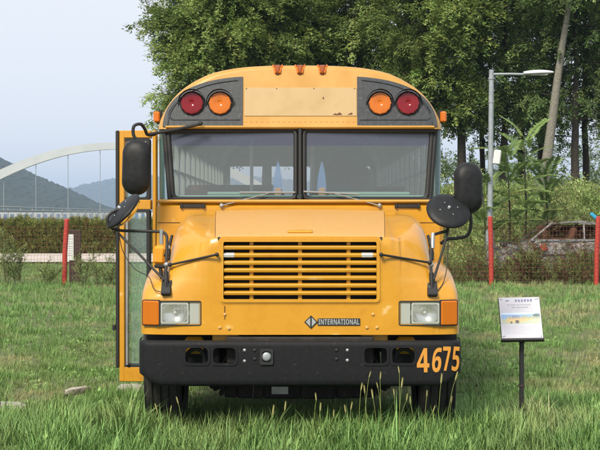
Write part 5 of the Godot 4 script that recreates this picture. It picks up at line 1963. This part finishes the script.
func build_weeds() -> void:
	# feathery saplings by the lamp
	var fm := frond_mesh(18, 1.0)
	var fmats := []
	for k in 3:
		var m := leafmat("frond_%d" % k, [lin(0.20, 0.30, 0.10), lin(0.25, 0.35, 0.12), lin(0.15, 0.23, 0.08)][k], 0.55, 0.7)
		fmats.append(m)
	var spots := [[506, -27.0, 3.3, "tall feathery sapling just right of the lamp pole"], [522, -28.2, 3.7, "feathery leaved sapling in front of the pale leaning trunk"], [543, -29.0, 2.7, "smaller feathery sapling left of the wreck roof"], [482, -26.6, 2.3, "feathery sapling left of the lamp pole"]]
	for q in spots:
		var p := at(q[0], 250, q[1])
		var t := thing("sapling", q[3], "sapling", Vector3(p.x, ground_y(p.x, q[1]), q[1]), "feathery saplings by the lamp")
		var b := MB.new()
		b.tube([Vector3(0, -0.1, 0), Vector3(0.05, q[2] * 0.5, 0.03), Vector3(-0.02, q[2], 0)], [0.035, 0.025, 0.012], 7)
		obj("trunk", b, M.bark, t)
		for k in 18:
			var u := 0.42 + 0.58 * k / 17.0
			var o := obm("frond", fm, fmats[rng.randi() % 3], t, Vector3(0.03, q[2] * u, 0))
			o.basis = Basis(Vector3.UP, k * 2.4 + rnd(-0.3, 0.3)) * Basis(Vector3.BACK, rnd(0.25, 1.15) * u) * Basis.from_scale(Vector3.ONE * rnd(0.75, 1.15))
	# weeds as masses
	var ws := [spray_mesh(34, 0.11, 0.05, 0.16, -0.05), spray_mesh(30, 0.16, 0.028, 0.13, 0.1)]
	var X := [[], []]; var C := [[], []]
	for i in 15000:
		var x := rnd(2.2, 17.0)
		var z := -25.2 - 11.5 * pow(rnd(0, 1), 0.8)
		# keep the wreck partly visible
		var h := rnd(0.0, 0.55) if z < -28.6 else rnd(0.0, 0.75)
		if z > -28.6 and x > 5.0 and (h > 0.35 or rng.randf() < 0.6): continue
		var d := (Vector3(rnd(-0.7, 0.7), 1.0, rnd(-0.4, 0.7))).normalized()
		var zz := d.cross(Vector3(0.3, 0.1, 1)).normalized()
		var v := rng.randi() % 2
		var clump := land_noise.get_noise_2d(x * 2.6 + 30.0, z * 2.6)
		if z > -28.6 and x > 5.0: clump = minf(clump, 0.0)
		h *= 0.7 + 1.6 * maxf(clump, 0.0)
		X[v].append(Transform3D(Basis(d, zz.cross(d), zz).scaled(Vector3.ONE * rnd(0.2, 0.55) * (1.0 + 0.8 * maxf(clump, 0.0))), Vector3(x, ground_y(x, z) + h * 0.6, z)))
		var k := rnd(0.6, 1.4) * (1.0 + 0.5 * clump)
		var n := land_noise.get_noise_2d(x * 2.0, z * 2.0 + 80.0)
		C[v].append(Color(0.20 * k, 0.29 * k, 0.10 * k).lerp(Color(0.33 * k, 0.33 * k, 0.16 * k), clampf(0.25 + n * 1.2, 0, 1)))
	for v in 2:
		var o := multi("bank_weeds", ws[v], M.weed_leaf, X[v], C[v], self)
		tag(o, ["broad leaved green weeds covering the bank behind the fence", "narrow leaved pale weeds mixed over the bank"][v], "weeds", "", "stuff")
	# dry reddish growth along the foot of the right fence
	var xs := []; var cs := []
	for i in 2600:
		var x := rnd(3.2, 13.0)
		var z := rnd(-25.9, -24.55)
		var tall := 0.55 + 1.3 * maxf(land_noise.get_noise_2d(x * 2.2 + 11.0, z * 2.2) + 0.25, 0.0)
		var d := (Vector3(rnd(-0.8, 0.8), 1.0, rnd(-0.4, 0.6))).normalized()
		var zz := d.cross(Vector3(0.3, 0.1, 1)).normalized()
		xs.append(Transform3D(Basis(d, zz.cross(d), zz).scaled(Vector3.ONE * rnd(0.2, 0.55) * tall), Vector3(x, ground_y(x, z) + rnd(0, 0.38) * tall, z)))
		var k := rnd(0.5, 1.4)
		cs.append(Color(0.13 * k, 0.075 * k, 0.05 * k) if rng.randf() < 0.42 else Color(0.19 * k, 0.25 * k, 0.09 * k))
	var o := multi("dry_weeds", ws[1], M.weed_leaf, xs, cs, self)
	tag(o, "dark reddish dry weeds along the foot of the right fence", "weeds", "", "stuff")
	# vines creeping over the wreck
	xs = []; cs = []
	for i in 900:
		var x := rnd(5.3, 10.0); var z := -27.4 + rnd(0.45, 1.05)
		var y := rnd(0.1, 1.5)
		if y > 0.9 and rng.randf() < 0.6: z = -27.4 + rnd(-0.5, 0.7)
		var d := rdir(); var zz := d.cross(Vector3(0.3, 1, 0.1)).normalized()
		xs.append(Transform3D(Basis(d, zz.cross(d), zz).scaled(Vector3.ONE * rnd(0.2, 0.42)), Vector3(x, y, z)))
		var k := rnd(0.6, 1.3)
		cs.append(Color(0.12 * k, 0.075 * k, 0.055 * k) if rng.randf() < 0.5 else Color(0.12 * k, 0.14 * k, 0.05 * k))
	o = multi("vines", ws[0], M.weed_leaf, xs, cs, self)
	tag(o, "tangled vines creeping over the car wreck", "vines", "", "stuff")
	# tall weeds along the left fence
	var lw := [[12, -24.0, 1.3, 26], [23, -24.2, 0.9, 16], [88, -24.1, 0.8, 8], [103, -24.0, 1.05, 8], [52, -24.2, 0.5, 8], [112, -24.2, 0.75, 8]]
	var names := ["dense tall weed at the left picture edge before the fence", "tall weed second from the left picture edge before the fence", "thin weed right of the notice board at the fence", "thin tall weed midway between notice board and bus door", "short weed left of the left red post", "thin weed at the fence beside the open bus door"]
	for k in lw.size():
		var q: Array = lw[k]
		var p := at(q[0], 280, q[1])
		var t := thing("tall_weed", names[k], "weed", Vector3(p.x, ground_y(p.x, q[1]), q[1]), "tall weeds at the left fence")
		var b := MB.new()
		xs = []; cs = []
		for i in int(q[3] / 4.0) + 2:
			var a := rnd(0, TAU); var l: float = q[2] * rnd(0.6, 1.0)
			var e := Vector3(cos(a) * rnd(0.1, 0.35), l, sin(a) * 0.25)
			b.tube([Vector3(cos(a) * 0.04, -0.05, sin(a) * 0.04), e * 0.5 + Vector3(rnd(-0.04, 0.04), 0.05, 0), e], [0.009, 0.007, 0.003], 4, false)
			for j in 12:
				var f := rnd(0.15, 1.0)
				var d := (Vector3(rnd(-1, 1), rnd(0.2, 0.9), rnd(-1, 1))).normalized()
				var zz := d.cross(Vector3(0.3, 0.1, 1)).normalized()
				xs.append(Transform3D(Basis(d, zz.cross(d), zz).scaled(Vector3.ONE * rnd(0.16, 0.34)), e * f))
				var g := rnd(0.7, 1.3)
				cs.append(Color(0.19 * g, 0.24 * g, 0.09 * g))
		obj("stems", b, M.weed_stem, t)
		multi("foliage", ws[k % 2], M.weed_leaf, xs, cs, t).set_meta("kind", "stuff")
	# foxtail stalks in front of the bumper
	var fox := [[317, 388], [321, 398], [334, 404], [346, 400], [351, 397], [361, 378], [365, 381], [369, 365], [373, 386], [378, 376], [380, 367], [394, 383], [399, 361], [401, 375], [406, 388], [410, 391], [426, 384], [440, 371], [450, 390], [454, 368], [160, 398], [173, 399], [274, 402], [286, 398], [181, 391], [432, 399]]
	var hb := MB.new()
	hb.col = Color(1, 1, 1)
	hb.tube([Vector3(0, 0, 0), Vector3(0, 0.012, 0), Vector3(0, 0.035, 0), Vector3(0, 0.055, 0), Vector3(0, 0.066, 0)], [0.002, 0.0055, 0.0062, 0.0045, 0.001], 7)
	for k in 60:
		var h := rnd(0.004, 0.06); var a := rnd(0, TAU)
		var r := Vector3(cos(a), 0.9, sin(a)).normalized()
		hb.tri(Vector3(0, h, 0), Vector3(0, h + 0.003, 0), Vector3(0, h, 0) + r * 0.011, Vector3(-sin(a), 0, cos(a)))
	var hm := hb.mesh()
	var hmat := leafmat("seed_head", lin(0.30, 0.285, 0.11), 0.7, 0.3)
	var smat := leafmat("stalk", lin(0.20, 0.24, 0.07), 0.6, 0.2)
	fox.sort()
	var nth := ["leftmost", "second", "third", "fourth", "fifth", "sixth", "seventh", "eighth", "ninth", "tenth", "eleventh", "twelfth", "thirteenth", "fourteenth", "fifteenth", "sixteenth", "seventeenth", "eighteenth", "nineteenth", "twentieth", "twenty-first", "twenty-second", "twenty-third", "twenty-fourth", "twenty-fifth", "rightmost"]
	var fk := -1
	for q in fox:
		fk += 1
		var z := rnd(0.12, 0.30)
		var p := at(q[0], q[1], z)
		var bx := p.x + rnd(-0.09, 0.05)
		var gy := ground_y(bx, z)
		var t := thing("foxtail_stalk", nth[fk] + " thin foxtail grass stalk with pale seed head, counted from the left", "grass stalk", Vector3(bx, gy, z), "foxtail stalks before the bumper")
		var e := Vector3(p.x - bx, p.y - gy - 0.06, 0)
		var b := MB.new()
		b.tube(smooth_line([Vector3(0, -0.02, 0), Vector3(e.x * 0.2, e.y * 0.45, 0.01), Vector3(e.x * 0.7, e.y * 0.85, 0.0), e], 3), 0.0019, 5, false)
		obj("stem", b, smat, t)
		var ho := obm("seed_head", hm, hmat, t, e)
		ho.basis = Basis(Vector3.BACK, -e.x * 3.0 + rnd(-0.2, 0.2)) * Basis.from_scale(Vector3.ONE * rnd(0.7, 1.15))

# ------------------------------------------------------------------ grass
func tuft(blades: int, h: float, w: float, spread: float, bend: float, dry: float) -> ArrayMesh:
	var b := MB.new()
	for i in blades:
		var a := rnd(0, TAU); var r := spread * sqrt(rnd(0, 1))
		var p := Vector3(cos(a) * r, -0.01, sin(a) * r)
		var d := rnd(0, TAU)
		var out := Vector3(cos(d), 0, sin(d))
		var side := Vector3(-sin(d), 0, cos(d))
		var hh := h * rnd(0.45, 1.15)
		var bd := bend * rnd(0.3, 1.4)
		var ww := w * rnd(0.6, 1.3)
		var g := rnd(0.7, 1.3)
		b.col = Color(g * 1.55, g * 1.2, g * 1.0) if rng.randf() < dry else Color(g * rnd(0.85, 1.1), g, g * rnd(0.8, 1.0))
		var prev := []
		for k in 4:
			var t := k / 3.0
			var c := p + Vector3(0, hh * (t - 0.35 * bd * t * t), 0) + out * hh * bd * t * t
			var nn := (out * -0.6 + Vector3(0, 1, 0) * (0.3 + t * 0.6) + side * 0.2).normalized()
			if k < 3:
				var wk := ww * (1.0 - 0.55 * t)
				var l := b.add(c - side * wk * 0.5, nn); var rr := b.add(c + side * wk * 0.5, nn)
				if prev.size() > 0:
					b.face(prev[0], prev[1], rr); b.face(prev[0], rr, l)
				prev = [l, rr]
			else:
				var tip := b.add(c, nn)
				b.face(prev[0], prev[1], tip)
	return b.mesh()

func broad_weed() -> ArrayMesh:
	var b := MB.new()
	for i in 16:
		var d := rnd(0, TAU)
		var out := Vector3(cos(d), rnd(0.3, 1.3), sin(d)).normalized()
		var g := rnd(0.75, 1.25)
		b.col = Color(g, g, g)
		leaf(b, Vector3(rnd(-0.04, 0.04), rnd(0.0, 0.10), rnd(-0.04, 0.04)), out, out.cross(Vector3.UP).normalized(), rnd(0.035, 0.075), rnd(0.014, 0.026))
	return b.mesh()

func build_grass() -> void:
	var kinds := [tuft(26, 0.13, 0.006, 0.07, 0.55, 0.10), tuft(22, 0.24, 0.0065, 0.06, 0.55, 0.08), tuft(24, 0.09, 0.005, 0.08, 0.8, 0.25), tuft(20, 0.16, 0.0045, 0.06, 0.7, 0.75), broad_weed(), tuft(16, 0.31, 0.008, 0.05, 0.6, 0.05)]
	var X := [[], [], [], [], [], []]; var C := [[], [], [], [], [], []]
	var f := FastNoiseLite.new()
	f.seed = 31; f.frequency = 0.55; f.fractal_octaves = 3
	var g2 := FastNoiseLite.new()
	g2.seed = 32; g2.frequency = 1.6; g2.fractal_octaves = 2
	var g3 := FastNoiseLite.new()
	g3.seed = 33; g3.frequency = 0.8; g3.fractal_octaves = 2
	var bands := [[9.2, 12.6, 420], [12.6, 16.0, 230], [16.0, 22.0, 120], [22.0, 36.0, 65], [36.0, 50.0, 30]]
	for q in bands:
		var d0: float = q[0]; var d1: float = q[1]
		var hw := 0.2143 * d1 + 0.9
		var cnt := int((d1 - d0) * hw * 2.0 * q[2])
		for i in cnt:
			var d := rnd(d0, d1)
			var x := rnd(-hw, hw)
			if absf(x) > 0.2143 * d + 0.9: continue
			var z := EYE.z - d
			if d > 35.0 and x > 0.5: continue
			# bare under the long body, out of sight
			if absf(x) < 1.05 and z < -1.6 and z > -11.6 and rng.randf() < 0.6: continue
			if absf(absf(x) - 1.06) < 0.15 and z < -0.55 and z > -1.2: continue
			if x < -2.28 and z < -1.79 and z > -2.12: continue
			if absf(x + 2.17) < 0.1 and absf(z + 3.3) < 0.26: continue
			var n := f.get_noise_2d(x, z)
			var m := g2.get_noise_2d(x, z)
			var m3 := g3.get_noise_2d(x * (1.0 + d * 0.0), z * 0.7)
			if m3 < -0.28 and absf(z) > 0.8 and rng.randf() < 0.38: continue
			var k := 0
			var near := 1.0 - sstep(0.2, 1.6, absf(z + 0.15))      # longer grass left round the bus front
			if absf(x) > 1.5 and absf(x) < 2.6 and z > -1.6: near = maxf(near, 0.35)
			var u := rng.randf()
			var dry := sstep(0.14, 0.55, n + 0.30 * sstep(2.4, 5.0, x) * sstep(-1.5, -6.0, z) - 0.25 * near)
			if u < dry * 0.75: k = 3 if u < dry * 0.4 else 2
			elif m > 0.25 and u < 0.22 and d < 24.0: k = 4
			elif u < 0.25 + 0.5 * near: k = 5 if (near > 0.35 and u < 0.22) else 1
			elif u > 0.75: k = 2
			if m3 > 0.30 and u < 0.6: k = 1 if u < 0.4 else 5
			var sc := rnd(0.75, 1.2) * (0.85 + 0.5 * maxf(m, 0.0)) * (1.12 - 0.37 * (1.0 - near) + 0.45 * near * maxf(m3, 0.0))
			if d > 13.0: sc *= 0.82
			if d > 22.0: sc *= 1.3
			var bs := Basis(Vector3.UP, rnd(0, TAU)) * Basis.from_scale(Vector3(sc, sc * rnd(0.8, 1.15), sc))
			X[k].append(Transform3D(bs, Vector3(x, ground_y(x, z), z)))
			var g := rnd(0.75, 1.25) * (1.0 + 0.25 * m)
			var green := Color(0.225, 0.315, 0.115)
			var lush := Color(0.18, 0.31, 0.095)
			var straw := Color(0.42, 0.375, 0.215)
			var c := green.lerp(lush, clampf(0.5 - n * 1.4 + maxf(m3, 0.0) * 1.5, 0, 1)).lerp(straw, dry * 0.55 if k != 3 else 0.35 + 0.4 * dry)
			C[k].append(Color(c.r * g, c.g * g, c.b * g))
	var labels := ["medium green grass covering the whole meadow", "longer grass around the bus front", "short cropped grass of the meadow", "dry straw coloured grass patches of the meadow", "small broad leaved weeds among the meadow grass", "longest grass blades below the bumper"]
	for k in 6:
		var o := multi("meadow_grass" if k != 4 else "meadow_weeds", kinds[k], M.grass_blade, X[k], C[k], self)
		tag(o, labels[k], "grass" if k != 4 else "weeds", "", "stuff")
